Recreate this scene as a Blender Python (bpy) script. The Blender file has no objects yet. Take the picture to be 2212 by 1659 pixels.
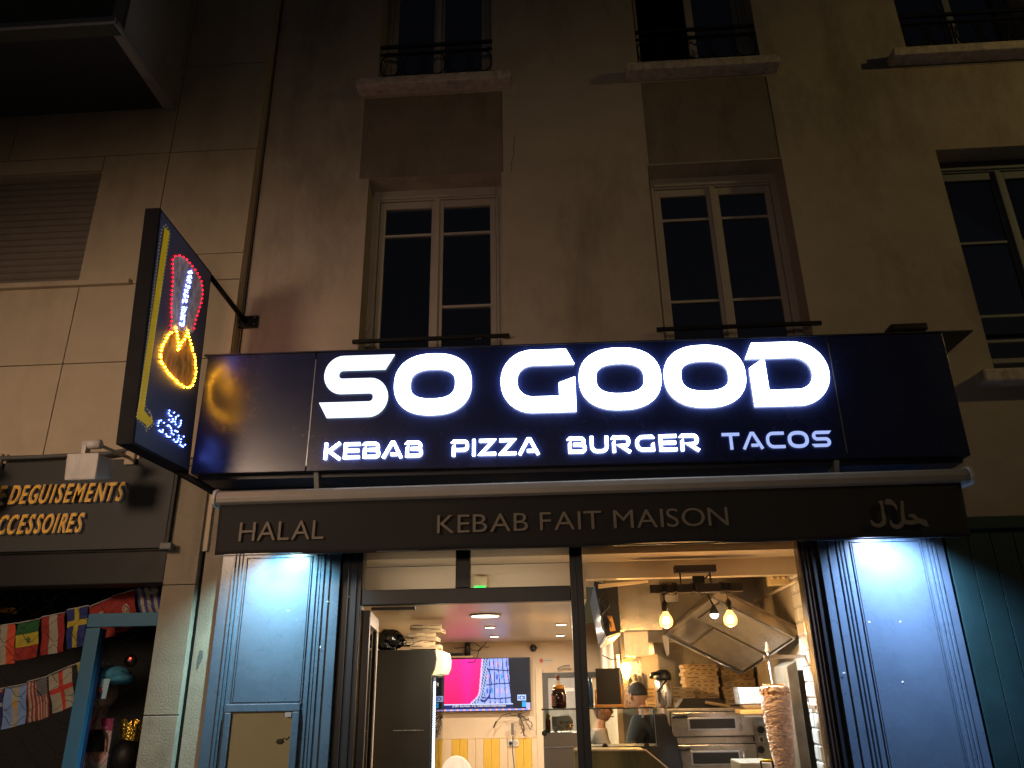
import bpy, bmesh, math, random
from mathutils import Vector, Matrix, noise
random.seed(7)
PI=math.pi
S=bpy.context.scene; COL=S.collection
# ---------------------------------------------------------------- camera
PX,YW,RL=math.radians(21.70),math.radians(-3.034),math.radians(-1.010)
FW=Vector((math.sin(YW)*math.cos(PX),math.cos(YW)*math.cos(PX),math.sin(PX)))
RI=Vector((math.cos(YW),-math.sin(YW),0)); UP=RI.cross(FW)
R2=math.cos(RL)*RI+math.sin(RL)*UP; U2=-math.sin(RL)*RI+math.cos(RL)*UP
CAM=Vector((0,-6.0,1.65)); FPX=1662.3
cd=bpy.data.cameras.new('camera'); cam=bpy.data.objects.new('camera',cd); COL.objects.link(cam)
cam.matrix_world=Matrix(((R2.x,U2.x,-FW.x,CAM.x),(R2.y,U2.y,-FW.y,CAM.y),(R2.z,U2.z,-FW.z,CAM.z),(0,0,0,1)))
cd.sensor_width=36; cd.lens=36*FPX/2212; cd.clip_start=.05; cd.clip_end=2000; S.camera=cam
# ---------------------------------------------------------------- sky, moonlight, exposure
W=bpy.data.worlds.new('World'); S.world=W; W.use_nodes=True
wn=W.node_tree; bg=wn.nodes['Background']; sk=wn.nodes.new('ShaderNodeTexSky'); sk.sky_type='NISHITA'; sk.sun_disc=False
sk.sun_elevation=math.radians(-2.6); sk.sun_rotation=math.radians(0); wn.links.new(sk.outputs[0],bg.inputs[0]); bg.inputs[1].default_value=.12
sd=bpy.data.lights.new('moonlight','SUN'); sd.energy=.012; sd.angle=math.radians(3); sd.color=(.8,.88,1)
so=bpy.data.objects.new('moonlight',sd); COL.objects.link(so); so.rotation_euler=(math.radians(35),0,math.radians(-30))
S.view_settings.view_transform='Standard'; S.view_settings.look='None'; S.view_settings.exposure=0; S.view_settings.gamma=1
S.render.engine='CYCLES'; S.cycles.use_denoising=True; S.cycles.max_bounces=8; S.cycles.diffuse_bounces=4; S.cycles.glossy_bounces=4
S.cycles.transmission_bounces=6; S.cycles.transparent_max_bounces=12; S.cycles.sample_clamp_indirect=4; S.cycles.caustics_reflective=False; S.cycles.caustics_refractive=False
# ---------------------------------------------------------------- helpers
def at(px,py,Y):
    """the point of the vertical plane y=Y seen at a pixel of the 2212 px wide picture"""
    d=(px-1106)*R2-(py-829.5)*U2+FPX*FW; t=(Y-CAM.y)/d.y
    return (CAM.x+t*d.x, Y, CAM.z+t*d.z)
def atx(px,py,x):
    d=(px-1106)*R2-(py-829.5)*U2+FPX*FW; t=(x-CAM.x)/d.x
    return (x, CAM.y+t*d.y, CAM.z+t*d.z)
def lin(h):
    h=h.lstrip('#'); o=[]
    for i in (0,2,4):
        v=int(h[i:i+2],16)/255; o.append(v/12.92 if v<=.04045 else ((v+.055)/1.055)**2.4)
    return tuple(o)
def M(name,col,rough=.6,metal=0,var=.15,scale=6,bump=0,bscale=80,emit=None,es=0,coat=0,stretch=(1,1,1),dirt=None,dscale=1.5,damt=.4,spec=.5):
    m=bpy.data.materials.new(name); m.use_nodes=True; nt=m.node_tree; N=nt.nodes; L=nt.links
    b=N['Principled BSDF']; b.inputs['Roughness'].default_value=rough; b.inputs['Metallic'].default_value=metal
    b.inputs['Specular IOR Level'].default_value=spec
    if coat: b.inputs['Coat Weight'].default_value=coat; b.inputs['Coat Roughness'].default_value=.08
    if isinstance(col,str): col=lin(col)
    tc=N.new('ShaderNodeTexCoord'); mp=N.new('ShaderNodeMapping'); mp.inputs['Scale'].default_value=stretch; L.new(tc.outputs['Object'],mp.inputs[0])
    n=N.new('ShaderNodeTexNoise'); n.inputs['Scale'].default_value=scale; n.inputs['Detail'].default_value=6; n.inputs['Roughness'].default_value=.65; L.new(mp.outputs[0],n.inputs['Vector'])
    r=N.new('ShaderNodeMix'); r.data_type='RGBA'; r.inputs[6].default_value=(*[c*(1-var) for c in col],1); r.inputs[7].default_value=(*[min(1,c*(1+var)) for c in col],1)
    mr=N.new('ShaderNodeMapRange'); mr.inputs[1].default_value=.3; mr.inputs[2].default_value=.7; L.new(n.outputs[0],mr.inputs[0]); L.new(mr.outputs[0],r.inputs[0])
    out=r.outputs[2]
    if dirt:
        n3=N.new('ShaderNodeTexNoise'); n3.inputs['Scale'].default_value=dscale; n3.inputs['Detail'].default_value=8; n3.inputs['Roughness'].default_value=.7
        m3=N.new('ShaderNodeMapping'); m3.inputs['Scale'].default_value=(1,1,.35); L.new(tc.outputs['Object'],m3.inputs[0]); L.new(m3.outputs[0],n3.inputs['Vector'])
        q=N.new('ShaderNodeMapRange'); q.inputs[1].default_value=.5; q.inputs[2].default_value=.75; q.inputs[4].default_value=damt; L.new(n3.outputs[0],q.inputs[0])
        r2=N.new('ShaderNodeMix'); r2.data_type='RGBA'; r2.inputs[7].default_value=(*lin(dirt),1); L.new(q.outputs[0],r2.inputs[0]); L.new(out,r2.inputs[6]); out=r2.outputs[2]
    L.new(out,b.inputs['Base Color'])
    rr=N.new('ShaderNodeMapRange'); rr.inputs[3].default_value=max(.02,rough*.85); rr.inputs[4].default_value=min(1,rough*1.2); L.new(n.outputs[0],rr.inputs[0]); L.new(rr.outputs[0],b.inputs['Roughness'])
    if bump:
        n2=N.new('ShaderNodeTexNoise'); n2.inputs['Scale'].default_value=bscale; n2.inputs['Detail'].default_value=4; L.new(mp.outputs[0],n2.inputs['Vector'])
        bp=N.new('ShaderNodeBump'); bp.inputs['Strength'].default_value=bump; bp.inputs['Distance'].default_value=.01; L.new(n2.outputs[0],bp.inputs['Height']); L.new(bp.outputs[0],b.inputs['Normal'])
    if es:
        e=lin(emit) if isinstance(emit,str) else emit
        b.inputs['Emission Color'].default_value=(*e,1); b.inputs['Emission Strength'].default_value=es
    return m
def glass(name,tint=(1,1,1),rough=.01,refl=.07,dark=0):
    m=bpy.data.materials.new(name); m.use_nodes=True; nt=m.node_tree; N=nt.nodes; L=nt.links
    for x in list(N):
        if x.type!='OUTPUT_MATERIAL': N.remove(x)
    o=[x for x in N if x.type=='OUTPUT_MATERIAL'][0]
    t=N.new('ShaderNodeBsdfTransparent'); t.inputs[0].default_value=(*tint,1)
    g=N.new('ShaderNodeBsdfGlossy'); g.inputs['Roughness'].default_value=rough
    f=N.new('ShaderNodeFresnel'); f.inputs[0].default_value=1.5
    ns=N.new('ShaderNodeTexNoise'); ns.inputs['Scale'].default_value=2; bp=N.new('ShaderNodeBump'); bp.inputs['Strength'].default_value=.04; L.new(ns.outputs[0],bp.inputs['Height']); L.new(bp.outputs[0],g.inputs['Normal'])
    mx=N.new('ShaderNodeMixShader'); ad=N.new('ShaderNodeMath'); ad.operation='ADD'; ad.inputs[1].default_value=refl-.04; L.new(f.outputs[0],ad.inputs[0])
    L.new(ad.outputs[0],mx.inputs[0]); L.new(t.outputs[0],mx.inputs[1]); L.new(g.outputs[0],mx.inputs[2]); L.new(mx.outputs[0],o.inputs[0])
    return m
def vcol(name,rough=.6,emit=0,sheen=0,bump=0):
    m=bpy.data.materials.new(name); m.use_nodes=True; nt=m.node_tree; b=nt.nodes['Principled BSDF']; b.inputs['Roughness'].default_value=rough
    a=nt.nodes.new('ShaderNodeVertexColor'); a.layer_name='Col'
    n=nt.nodes.new('ShaderNodeTexNoise'); n.inputs['Scale'].default_value=90; mr=nt.nodes.new('ShaderNodeMapRange'); mr.inputs[3].default_value=.85; mr.inputs[4].default_value=1.1
    mx=nt.nodes.new('ShaderNodeVectorMath'); mx.operation='SCALE'; nt.links.new(n.outputs[0],mr.inputs[0]); nt.links.new(a.outputs[0],mx.inputs[0]); nt.links.new(mr.outputs[0],mx.inputs['Scale'])
    if emit:
        nt.links.new(a.outputs[0],b.inputs['Emission Color']); b.inputs['Emission Strength'].default_value=emit; b.inputs['Base Color'].default_value=(.01,.01,.01,1)
    else: nt.links.new(mx.outputs[0],b.inputs['Base Color'])
    return m
class MB:
    def __init__(s): s.v=[]; s.f=[]
    def add(s,vs,fs):
        n=len(s.v); s.v+=[tuple(p) for p in vs]; s.f+=[tuple(i+n for i in f) for f in fs]; return s
    def box(s,x0,x1,y0,y1,z0,z1):
        return s.add([(x,y,z) for x in (x0,x1) for y in (y0,y1) for z in (z0,z1)],[(0,1,3,2),(4,6,7,5),(0,4,5,1),(2,3,7,6),(0,2,6,4),(1,5,7,3)])
    def hexa(s,a,b):   # two quads (front a, back b), same order
        return s.add(list(a)+list(b),[(0,1,2,3),(7,6,5,4),(0,4,5,1),(1,5,6,2),(2,6,7,3),(3,7,4,0)])
    def prism(s,pts,d):  # polygon points (3D, front) pushed by vector d
        n=len(pts); d=Vector(d); b=[tuple(Vector(p)+d) for p in pts]
        return s.add(list(pts)+b,[tuple(range(n)),tuple(range(2*n-1,n-1,-1))]+[(i,i+n,(i+1)%n+n,(i+1)%n) for i in range(n)])
    def tube(s,pts,r,n=8,cap=True):
        pts=[Vector(p) for p in pts]; k=len(pts); rs=r if isinstance(r,(list,tuple)) else [r]*k; base=len(s.v); vs=[]
        up=None
        for i,p in enumerate(pts):
            d=(pts[min(i+1,k-1)]-pts[max(i-1,0)]).normalized()
            if up is None: up=Vector((0,0,1)) if abs(d.z)<.9 else Vector((1,0,0))
            a=d.cross(up).normalized(); b=a.cross(d).normalized(); up=b
            vs+=[p+(a*math.cos(2*PI*j/n)+b*math.sin(2*PI*j/n))*rs[i] for j in range(n)]
        fs=[(i*n+j,i*n+(j+1)%n,(i+1)*n+(j+1)%n,(i+1)*n+j) for i in range(k-1) for j in range(n)]
        if cap: fs+=[tuple(range(n-1,-1,-1)),tuple((k-1)*n+j for j in range(n))]
        return s.add(vs,fs)
    def lathe(s,prof,c,n=24,sx=1,sy=1):  # prof [(r,z)]
        vs=[];k=len(prof)
        for r,z in prof: vs+=[(c[0]+max(r,1e-4)*sx*math.cos(2*PI*j/n),c[1]+max(r,1e-4)*sy*math.sin(2*PI*j/n),c[2]+z) for j in range(n)]
        fs=[(i*n+j,i*n+(j+1)%n,(i+1)*n+(j+1)%n,(i+1)*n+j) for i in range(k-1) for j in range(n)]+[tuple(range(n-1,-1,-1)),tuple((k-1)*n+j for j in range(n))]
        return s.add(vs,fs)
    def ball(s,c,r,n=10,m=6,sc=(1,1,1)):
        return s.lathe([(r*math.sin(PI*i/m)*1,-r*math.cos(PI*i/m)*sc[2]) for i in range(m+1)],c,n,sc[0],sc[1])
    def octa(s,c,r):
        x,y,z=c; return s.add([(x+r,y,z),(x-r,y,z),(x,y+r,z),(x,y-r,z),(x,y,z+r),(x,y,z-r)],[(0,2,4),(2,1,4),(1,3,4),(3,0,4),(2,0,5),(1,2,5),(3,1,5),(0,3,5)])
    def build(s,name,mat,parent=None,smooth=False,bevel=0,label=None,kind=None,off=None):
        o_=off if off is not None else (wloc(parent) if parent else Vector((0,0,0)))
        me=bpy.data.meshes.new(name); me.from_pydata([(v[0]-o_[0],v[1]-o_[1],v[2]-o_[2]) for v in s.v],[],s.f)
        bm=bmesh.new(); bm.from_mesh(me); bmesh.ops.recalc_face_normals(bm,faces=bm.faces)
        if bevel: bmesh.ops.bevel(bm,geom=bm.edges[:],offset=bevel,segments=2,affect='EDGES',profile=.6,clamp_overlap=True)
        bm.to_mesh(me); bm.free()
        if smooth:
            me.shade_smooth()
        if mat: me.materials.append(mat)
        o=bpy.data.objects.new(name,me); COL.objects.link(o)
        if parent: o.parent=parent
        if label: o['label']=label
        if kind: o['kind']=kind
        return o
def wloc(o):
    v=Vector((0,0,0))
    while o is not None: v+=o.location; o=o.parent
    return v
def tag(o,label,cat,group=None,kind=None):
    o['label']=label; o['category']=cat
    if group: o['group']=group
    if kind: o['kind']=kind
    return o
def thing(name,label,cat,loc=(0,0,0),group=None):
    o=bpy.data.objects.new(name,None); COL.objects.link(o); o.location=loc; o.empty_display_size=.1; return tag(o,label,cat,group)
def sub(name,parent,loc=None,label=None):   # an Empty part that carries sub-parts
    o=bpy.data.objects.new(name,None); COL.objects.link(o); o.parent=parent; o.empty_display_size=.05
    if label: o['label']=label
    return o
def box(name,mat,parent,x0,x1,y0,y1,z0,z1,bevel=0,**k): return MB().box(x0,x1,y0,y1,z0,z1).build(name,mat,parent,bevel=bevel,**k)
def solo(o,label,cat,group=None):   # a thing that is one mesh: put its origin at its base
    me=o.data; xs=[v.co.x for v in me.vertices]; ys=[v.co.y for v in me.vertices]; zs=[v.co.z for v in me.vertices]
    c=Vector(((min(xs)+max(xs))/2,(min(ys)+max(ys))/2,min(zs)))
    me.transform(Matrix.Translation(-c)); o.location=c; return tag(o,label,cat,group)
def struct(name,mb,mat,**k): return mb.build(name,mat,kind='structure',**k)
def grid(name,mat,parent,pf,cf,nu,nv,smooth=False,**k):
    mb=MB(); vs=[pf(i/nu,j/nv) for j in range(nv+1) for i in range(nu+1)]
    mb.add(vs,[(j*(nu+1)+i,j*(nu+1)+i+1,(j+1)*(nu+1)+i+1,(j+1)*(nu+1)+i) for j in range(nv) for i in range(nu)])
    o_=wloc(parent) if parent else Vector((0,0,0)); me=bpy.data.meshes.new(name); me.from_pydata([(v[0]-o_[0],v[1]-o_[1],v[2]-o_[2]) for v in mb.v],[],mb.f)
    if cf:
        a=me.color_attributes.new('Col','FLOAT_COLOR','CORNER'); d=[]
        for j in range(nv):
            for i in range(nu):
                c=cf((i+.5)/nu,(j+.5)/nv); d+=[*c,1]*4
        a.data.foreach_set('color',d)
    if smooth: me.shade_smooth()
    me.materials.append(mat); o=bpy.data.objects.new(name,me); COL.objects.link(o)
    if parent: o.parent=parent
    for kk,vv in k.items(): o[kk]=vv
    return o
def wall_holes(mb,x0,x1,z0,z1,y,th,holes):
    xs=sorted({x0,x1,*[h[0] for h in holes],*[h[1] for h in holes]}); zs=sorted({z0,z1,*[h[2] for h in holes],*[h[3] for h in holes]})
    xs=[x for x in xs if x0<=x<=x1]; zs=[z for z in zs if z0<=z<=z1]
    def solid(i,j):
        if i<0 or j<0 or i>=len(xs)-1 or j>=len(zs)-1: return False
        cx,cz=(xs[i]+xs[i+1])/2,(zs[j]+zs[j+1])/2
        return not any(h[0]<cx<h[1] and h[2]<cz<h[3] for h in holes)
    for i in range(len(xs)-1):
        for j in range(len(zs)-1):
            if not solid(i,j): continue
            a,b,c,d=xs[i],xs[i+1],zs[j],zs[j+1]
            mb.add([(a,y,c),(b,y,c),(b,y,d),(a,y,d)],[(0,1,2,3)]); mb.add([(a,y+th,c),(b,y+th,c),(b,y+th,d),(a,y+th,d)],[(3,2,1,0)])
            if not solid(i-1,j): mb.add([(a,y,c),(a,y+th,c),(a,y+th,d),(a,y,d)],[(0,1,2,3)])
            if not solid(i+1,j): mb.add([(b,y,c),(b,y+th,c),(b,y+th,d),(b,y,d)],[(0,1,2,3)])
            if not solid(i,j-1): mb.add([(a,y,c),(b,y,c),(b,y+th,c),(a,y+th,c)],[(0,1,2,3)])
            if not solid(i,j+1): mb.add([(a,y,d),(b,y,d),(b,y+th,d),(a,y+th,d)],[(0,1,2,3)])
    return mb
def ordinal(i): return ['topmost','second','third','fourth','fifth','sixth','seventh','eighth','ninth','tenth','eleventh','twelfth'][i]
# stroke lettering -------------------------------------------------
def fillet(path,closed=False):
    out=[]; n=len(path)
    for i,p in enumerate(path):
        r=p[2] if len(p)>2 else 0
        if r<=0 or (not closed and i in (0,n-1)): out.append((p[0],p[1])); continue
        P=Vector(p[:2]); A=Vector(path[i-1][:2]); B=Vector(path[(i+1)%n][:2]); a=(A-P).normalized(); b=(B-P).normalized()
        s=P+a*r; e=P+b*r
        for k in range(9):
            t=k/8; # squircle-like corner
            q=(1-t)**2*s+2*t*(1-t)*P+t*t*e; c=s+e-P; th=t*PI/2
            arc=c+(P-e)*math.cos(th)+(P-s)*math.sin(th) if abs(a.dot(b))<.2 else q
            out.append(tuple(arc))
    return out
def ribbon(mb,pts,w,f,y,d,closed=False,k0=0,k1=0):
    """flat stroke along 2D pts, half widths w(i), mapped by f(u,v)->(x,z), from y forward by d"""
    n=len(pts); P=[Vector(p) for p in pts]; Lp=[];Rp=[]
    for i in range(n):
        if closed: a=P[i-1];b=P[(i+1)%n]
        else: a=P[max(i-1,0)];b=P[min(i+1,n-1)]
        d0=(P[i]-a); d1=(b-P[i]); d0=d0.normalized() if d0.length>1e-6 else d1.normalized(); d1=d1.normalized() if d1.length>1e-6 else d0
        t=(d0+d1); t=t.normalized() if t.length>1e-3 else d1; nn=Vector((-t.y,t.x)); c=max(.45,nn.dot(Vector((-d1.y,d1.x))))
        hw=(w(i) if callable(w) else w)/c; l=P[i]+nn*hw; r=P[i]-nn*hw
        if not closed and i==0 and k0: l=l+t*k0; r=r-t*k0
        if not closed and i==n-1 and k1: l=l+t*k1; r=r-t*k1
        Lp.append(l);Rp.append(r)
    vs=[];
    for l,r in zip(Lp,Rp):
        a=f(*l);b=f(*r); vs+=[(a[0],y-d,a[1]),(b[0],y-d,b[1]),(a[0],y,a[1]),(b[0],y,b[1])]
    fs=[]; m=n if closed else n-1
    for i in range(m):
        a=4*i;b=4*((i+1)%n); fs+=[(a,a+1,b+1,b),(a+2,b+2,b+3,a+3),(a,b,b+2,a+2),(a+1,a+3,b+3,b+1)]
    if not closed: fs+=[(0,2,3,1),(4*n-4,4*n-3,4*n-1,4*n-2)]
    mb.add(vs,fs)
r_=.34
GL={ # width, strokes (points, k0, k1), closed strokes
'S':(1.15,[([(1.12,.885),(.13,.885,.19),(.13,.5,.19),(.99,.5,.19),(.99,.115,.19),(.03,.115)],.05,-.05)]),
'O':(1.22,'O'),
'G':(1.17,[([(1.08,.885),(.13,.885,.36),(.13,.115,.36),(1.02,.115),(1.02,.5)],-.04,-.03)]),
'D':(1.2,[([(.0,.885),(1.06,.885,.38),(1.06,.115,.38),(.115,.115),(.105,.68)],.04,-.05)]),
'K':(1.0,[([(.1,0),(.1,1)],0,0),([(.95,1),(.3,.5),(1.0,0)],0,0)]),
'E':(1.0,[([(1,.9),(.1,.9),(.1,.1),(1,.1)],0,0),([(.2,.5),(.95,.5)],0,0)]),
'B':(1.05,[([(.0,.9),(.9,.9,.19),(.9,.52,.18),(.3,.52)],.05,0),([(.7,.5),(.95,.5,.16),(.95,.1,.18),(.1,.1),(.1,.66)],0,-.05)]),
'A':(1.15,[([(.0,0),(.5,.93),(.62,.93),(1.1,0)],0,0),([(.45,.22),(.85,.22)],0,0)]),
'P':(1.0,[([(0,.9),(.9,.9,.2),(.9,.38,.2),(.25,.38)],.05,0),([(.1,0),(.1,.66)],0,-.05)]),
'I':(.2,[([(.1,0),(.1,1)],0,0)]),
'Z':(1.0,[([(.02,.9),(.85,.9),(.12,.1),(1,.1)],0,0)]),
'U':(1.05,[([(.1,1),(.1,.1,.3),(.95,.1,.3),(.95,1)],0,0)]),
'R':(1.08,[([(0,.9),(.93,.9,.2),(.93,.4,.2),(.45,.4),(1.02,0)],.05,0),([(.1,0),(.1,.66)],0,-.05)]),
'T':(1.05,[([(0,.9),(1.05,.9)],0,0),([(.52,.85),(.52,0)],0,0)]),
'C':(1.1,[([(1.1,.9),(.1,.9,.34),(.1,.1,.34),(1.1,.1)],0,0)]),
}
def glyph(ch,x0,z0,w,h,y,d,mat,parent,thick=.2,name='letter'):
    W0,st=GL[ch]; mb=MB(); f=lambda u,v:(x0+u/W0*w,z0+v*h)
    if st=='O':
        t=thick/2*1.12; pts=[]
        for k in range(56):
            a=2*PI*k/56; c,s_=math.cos(a),math.sin(a); e=2/2.45
            pts.append((W0/2+(W0/2-t)*math.copysign(abs(c)**e,c),.5+(.5-t)*math.copysign(abs(s_)**e,s_)))
        ribbon(mb,pts,t,f,y,d,closed=True)
    else:
        for i,(p,k0,k1) in enumerate(st): ribbon(mb,fillet(p),thick/2*(1.1 if h>.3 else 1),f,y,d-.0006*i,k0=k0*1.5,k1=k1*1.5)
    return mb.build(name,mat,parent)
def text_letters(s,x0,x1,z0,h,y,d,mat,parent,bold=0,shear=0,sp=.16,space=.55,name='letter',rot=0):
    """each character of the built-in font as its own solid letter, spread from x0 to x1"""
    items=[];cur=0
    for ch in s:
        if ch==' ': cur+=space; continue
        cu=bpy.data.curves.new('t','FONT'); cu.body=ch; cu.extrude=.5; cu.offset=bold; cu.shear=shear; cu.resolution_u=4
        o=bpy.data.objects.new('t',cu); COL.objects.link(o); dg=bpy.context.evaluated_depsgraph_get(); me=bpy.data.meshes.new_from_object(o.evaluated_get(dg)); COL.objects.unlink(o); bpy.data.objects.remove(o)
        xs=[v.co.x for v in me.vertices]; 
        items.append((me,cur-min(xs)+.0,min(xs))); cur+=max(xs)-min(xs)+sp
    tot=cur-sp; H=.70; kx=(x1-x0)/tot; kz=h/H
    for me,c,_ in items:
        o_=wloc(parent)
        for v in me.vertices:
            x,yy,z=v.co; v.co=(x0+(x+c)*kx-o_.x, (y-d if z>0 else y)-o_.y, z0+yy*kz-o_.z)
        me.materials.clear(); me.materials.append(mat); o=bpy.data.objects.new(name,me); COL.objects.link(o); o.parent=parent
# ---------------------------------------------------------------- materials
m_plaster=M('rendered_wall',(.42,.36,.29),.9,var=.10,scale=2.2,bump=.35,bscale=55,dirt='#33291f',dscale=1.1,damt=.6)
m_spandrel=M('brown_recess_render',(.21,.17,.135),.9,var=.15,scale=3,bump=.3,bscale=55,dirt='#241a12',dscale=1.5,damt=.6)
m_stone=M('stone_facing',(.50,.41,.30),.85,var=.09,scale=3,bump=.3,bscale=90,dirt='#57452e',dscale=1.2,damt=.35)
m_sill=M('worn_sill',(.58,.50,.42),.9,var=.25,scale=14,bump=.6,bscale=40,dirt='#4a382c',dscale=12,damt=.6)
m_paintw=M('cream_window_paint',(.40,.355,.31),.45,var=.06,bump=.05)
m_greyw=M('grey_window_paint',(.17,.185,.20),.5,var=.08)
m_iron=M('black_iron',(.006,.006,.006),.5,spec=.3)
m_dark=M('unlit_room',(.02,.02,.022),.9)
m_glassd=glass('window_glass',(.6,.65,.7),.02,.22)
m_glass=glass('shop_glass',(.97,.98,.97),.005,.045)
m_glassc=glass('case_glass',(.90,.93,.90),.01,.06)
m_sign=M('navy_sign_panel',(.009,.015,.070),.26,var=.08,scale=3,bump=.02,bscale=200,spec=.6)
m_sign2=M('navy_sign_tray',(.012,.014,.028),.45,var=.1)
m_edge=M('bright_aluminium_edge',(.55,.58,.65),.3,.9)
m_ledw=M('lit_white_letter',(.8,.8,.8),.4,emit=(.74,.85,1),es=13)
m_leds=M('lit_white_letter_s',(.8,.8,.8),.4,emit=(.72,.88,1),es=1.5)
m_ledt=M('dim_blue_white_letter',(.6,.6,.7),.4,emit=(.36,.50,1),es=.95)
m_cass=M('cream_awning_cassette',(.30,.275,.245),.4,var=.08,bump=.03)
m_cloth=M('brown_black_awning_cloth',(.015,.014,.015),.75,var=.25,scale=5,bump=.25,bscale=300,dirt='#2c2a28',dscale=4,damt=.25)
m_vlet=M('tan_cloth_letter',(.22,.19,.15),.7,var=.15,scale=30,bump=.2,bscale=120)
m_wood=M('gloss_blue_black_paint',(.055,.085,.125),.27,var=.10,scale=5,bump=.06,bscale=35,spec=.6)
m_woodd=M('dark_aluminium',(.006,.009,.014),.38,.0,var=.1)
m_brownf=M('dark_brown_frame',(.035,.024,.018),.3,var=.2)
m_board=M('anthracite_fascia',(.030,.031,.033),.6,var=.15,scale=2,bump=.05)
m_orange=M('orange_letter_face',(.95,.50,.04),.45,var=.15,scale=8)
m_lside=M('pale_letter_edge',(.5,.42,.34),.6)
m_white=M('white_lamp_housing',(.62,.58,.56),.45,var=.08,dirt='#5a4a40',dscale=8,damt=.3)
m_beige=M('beige_metal',(.46,.37,.26),.6)
m_blue=M('turquoise_frame_paint',(.02,.12,.22),.55,var=.04)
m_green=M('dark_green_boards',(.002,.022,.024),.55,var=.2,scale=3,bump=.1)
m_flag=vcol('flag_cloth',.8); m_print=vcol('printed_board',.5)
m_shut=M('roller_shutter_slat',(.20,.165,.14),.55,var=.1,bump=.05)
m_asph=M('asphalt',(.05,.05,.05),.9,bump=.6,bscale=150); m_pave=M('pavement_slab',(.22,.21,.20),.85,bump=.3,bscale=80,dirt='#2c2a28')
m_kerb=M('granite_kerb',(.3,.29,.28),.8)
# ---------------------------------------------------------------- ground
struct('road',MB().box(-60,60,-60,-8.3,-.5,-.12),m_asph); struct('pavement',MB().box(-60,60,-8.0,0,-.5,0),m_pave); struct('kerb',MB().box(-60,60,-8.3,-8.0,-.5,.0),m_kerb,bevel=.01)
# ---------------------------------------------------------------- street lamps left and right of the photographer, plus an added fill lamp behind
def street_lamp(x,y,h,watt,col,label,reach,aim=(0,0,3),size=.3,cone=90):
    t=thing('street_lamp',label,'street lamp',(x,y,0),'street lamps across the pavement')
    MB().lathe([(.12,0),(.12,.6),(.075,.7),(.055,h+.25)],(x,y,0),14).build('pole',m_iron,t,smooth=True)
    MB().tube([(x,y,h+.15),(x+reach*.5,y+.3,h+.3),(x+reach,y+.55,h+.12)],.03).build('arm',m_iron,t,smooth=True)
    MB().lathe([(.02,.12),(.16,.05),(.17,.02)],(x+reach,y+.55,h),16).build('lamp_head',m_iron,t,smooth=True)
    MB().ball((x+reach,y+.55,h-.05),.13,14,8).build('diffuser',M('sodium_diffuser',(.8,.7,.5),.5,emit=col,es=8),t,smooth=True)
    l=bpy.data.lights.new('street_light','SPOT'); l.energy=watt; l.color=col; l.shadow_soft_size=size; l.spot_size=math.radians(cone); l.spot_blend=1
    o=bpy.data.objects.new('street_light',l); COL.objects.link(o); o.parent=t; o.location=(reach,.55,h-.35); o.rotation_euler=(Vector(aim)-Vector((x+reach,y+.55,h-.35))).to_track_quat('-Z','Y').to_euler()
street_lamp(-5.4,-7.2,4.5,800,(1,.69,.46),'black street lamp on the pavement to the left with warm globe',.4,(-4.0,0,1.8),.6,86)
street_lamp(11.5,-5.0,8.2,430,(1,.72,.26),'taller street lamp far to the right with yellow light',-.6,(5.4,0,6.0),.15,60)
street_lamp(-1.6,-11.0,2.6,410,(1,.70,.49),'added low fill lamp on a post behind the photographer, out of view',.4,(-.6,0,3.8),.4,48)  # fill lamp, added to soften the shadows and light the window soffits
# ---------------------------------------------------------------- building above the snack bar
bld=thing('apartment_building','beige rendered apartment building with tall windows above the lit sign','building',(1,0,0))
OPN=[(-1.65,-.383,4.0,6.20),(.985,2.222,4.0,6.19),(3.614,4.85,4.02,6.20),(-1.62,-.46,7.40,9.5),(.99,2.19,7.40,9.5),(3.60,4.85,7.40,9.5)]
REC=[(-1.74,-.365,6.201,7.17),(1.0,2.215,6.201,7.17),(3.52,4.9,6.201,7.17)]
mb=MB(); wall_holes(mb,-2.715,7.5,0,11.5,0,.30,OPN+REC+[(-1.62,1.93,0,2.72)])
mb.box(-2.715,-1.62,.3,.301,0,2.72).build('wall',m_plaster,bld)
for i,(a,b,c,d) in enumerate(REC): box('spandrel',m_plaster if i==2 else m_spandrel,bld,a+.001,b-.001,.006,.29,c+.002,d-.001)  # third spandrel takes paler render, standing in for yellow lamplight on it
struct('upstairs_rooms',MB().add([(-2.7,3,3.6),(7.4,3,3.6),(7.4,3,11),(-2.7,3,11),(-2.7,.31,3.6),(7.4,.31,3.6),(7.4,.31,11),(-2.7,.31,11)],[(0,1,2,3),(0,4,5,1),(2,6,7,3),(0,3,7,4),(1,5,6,2)]),m_dark)
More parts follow.
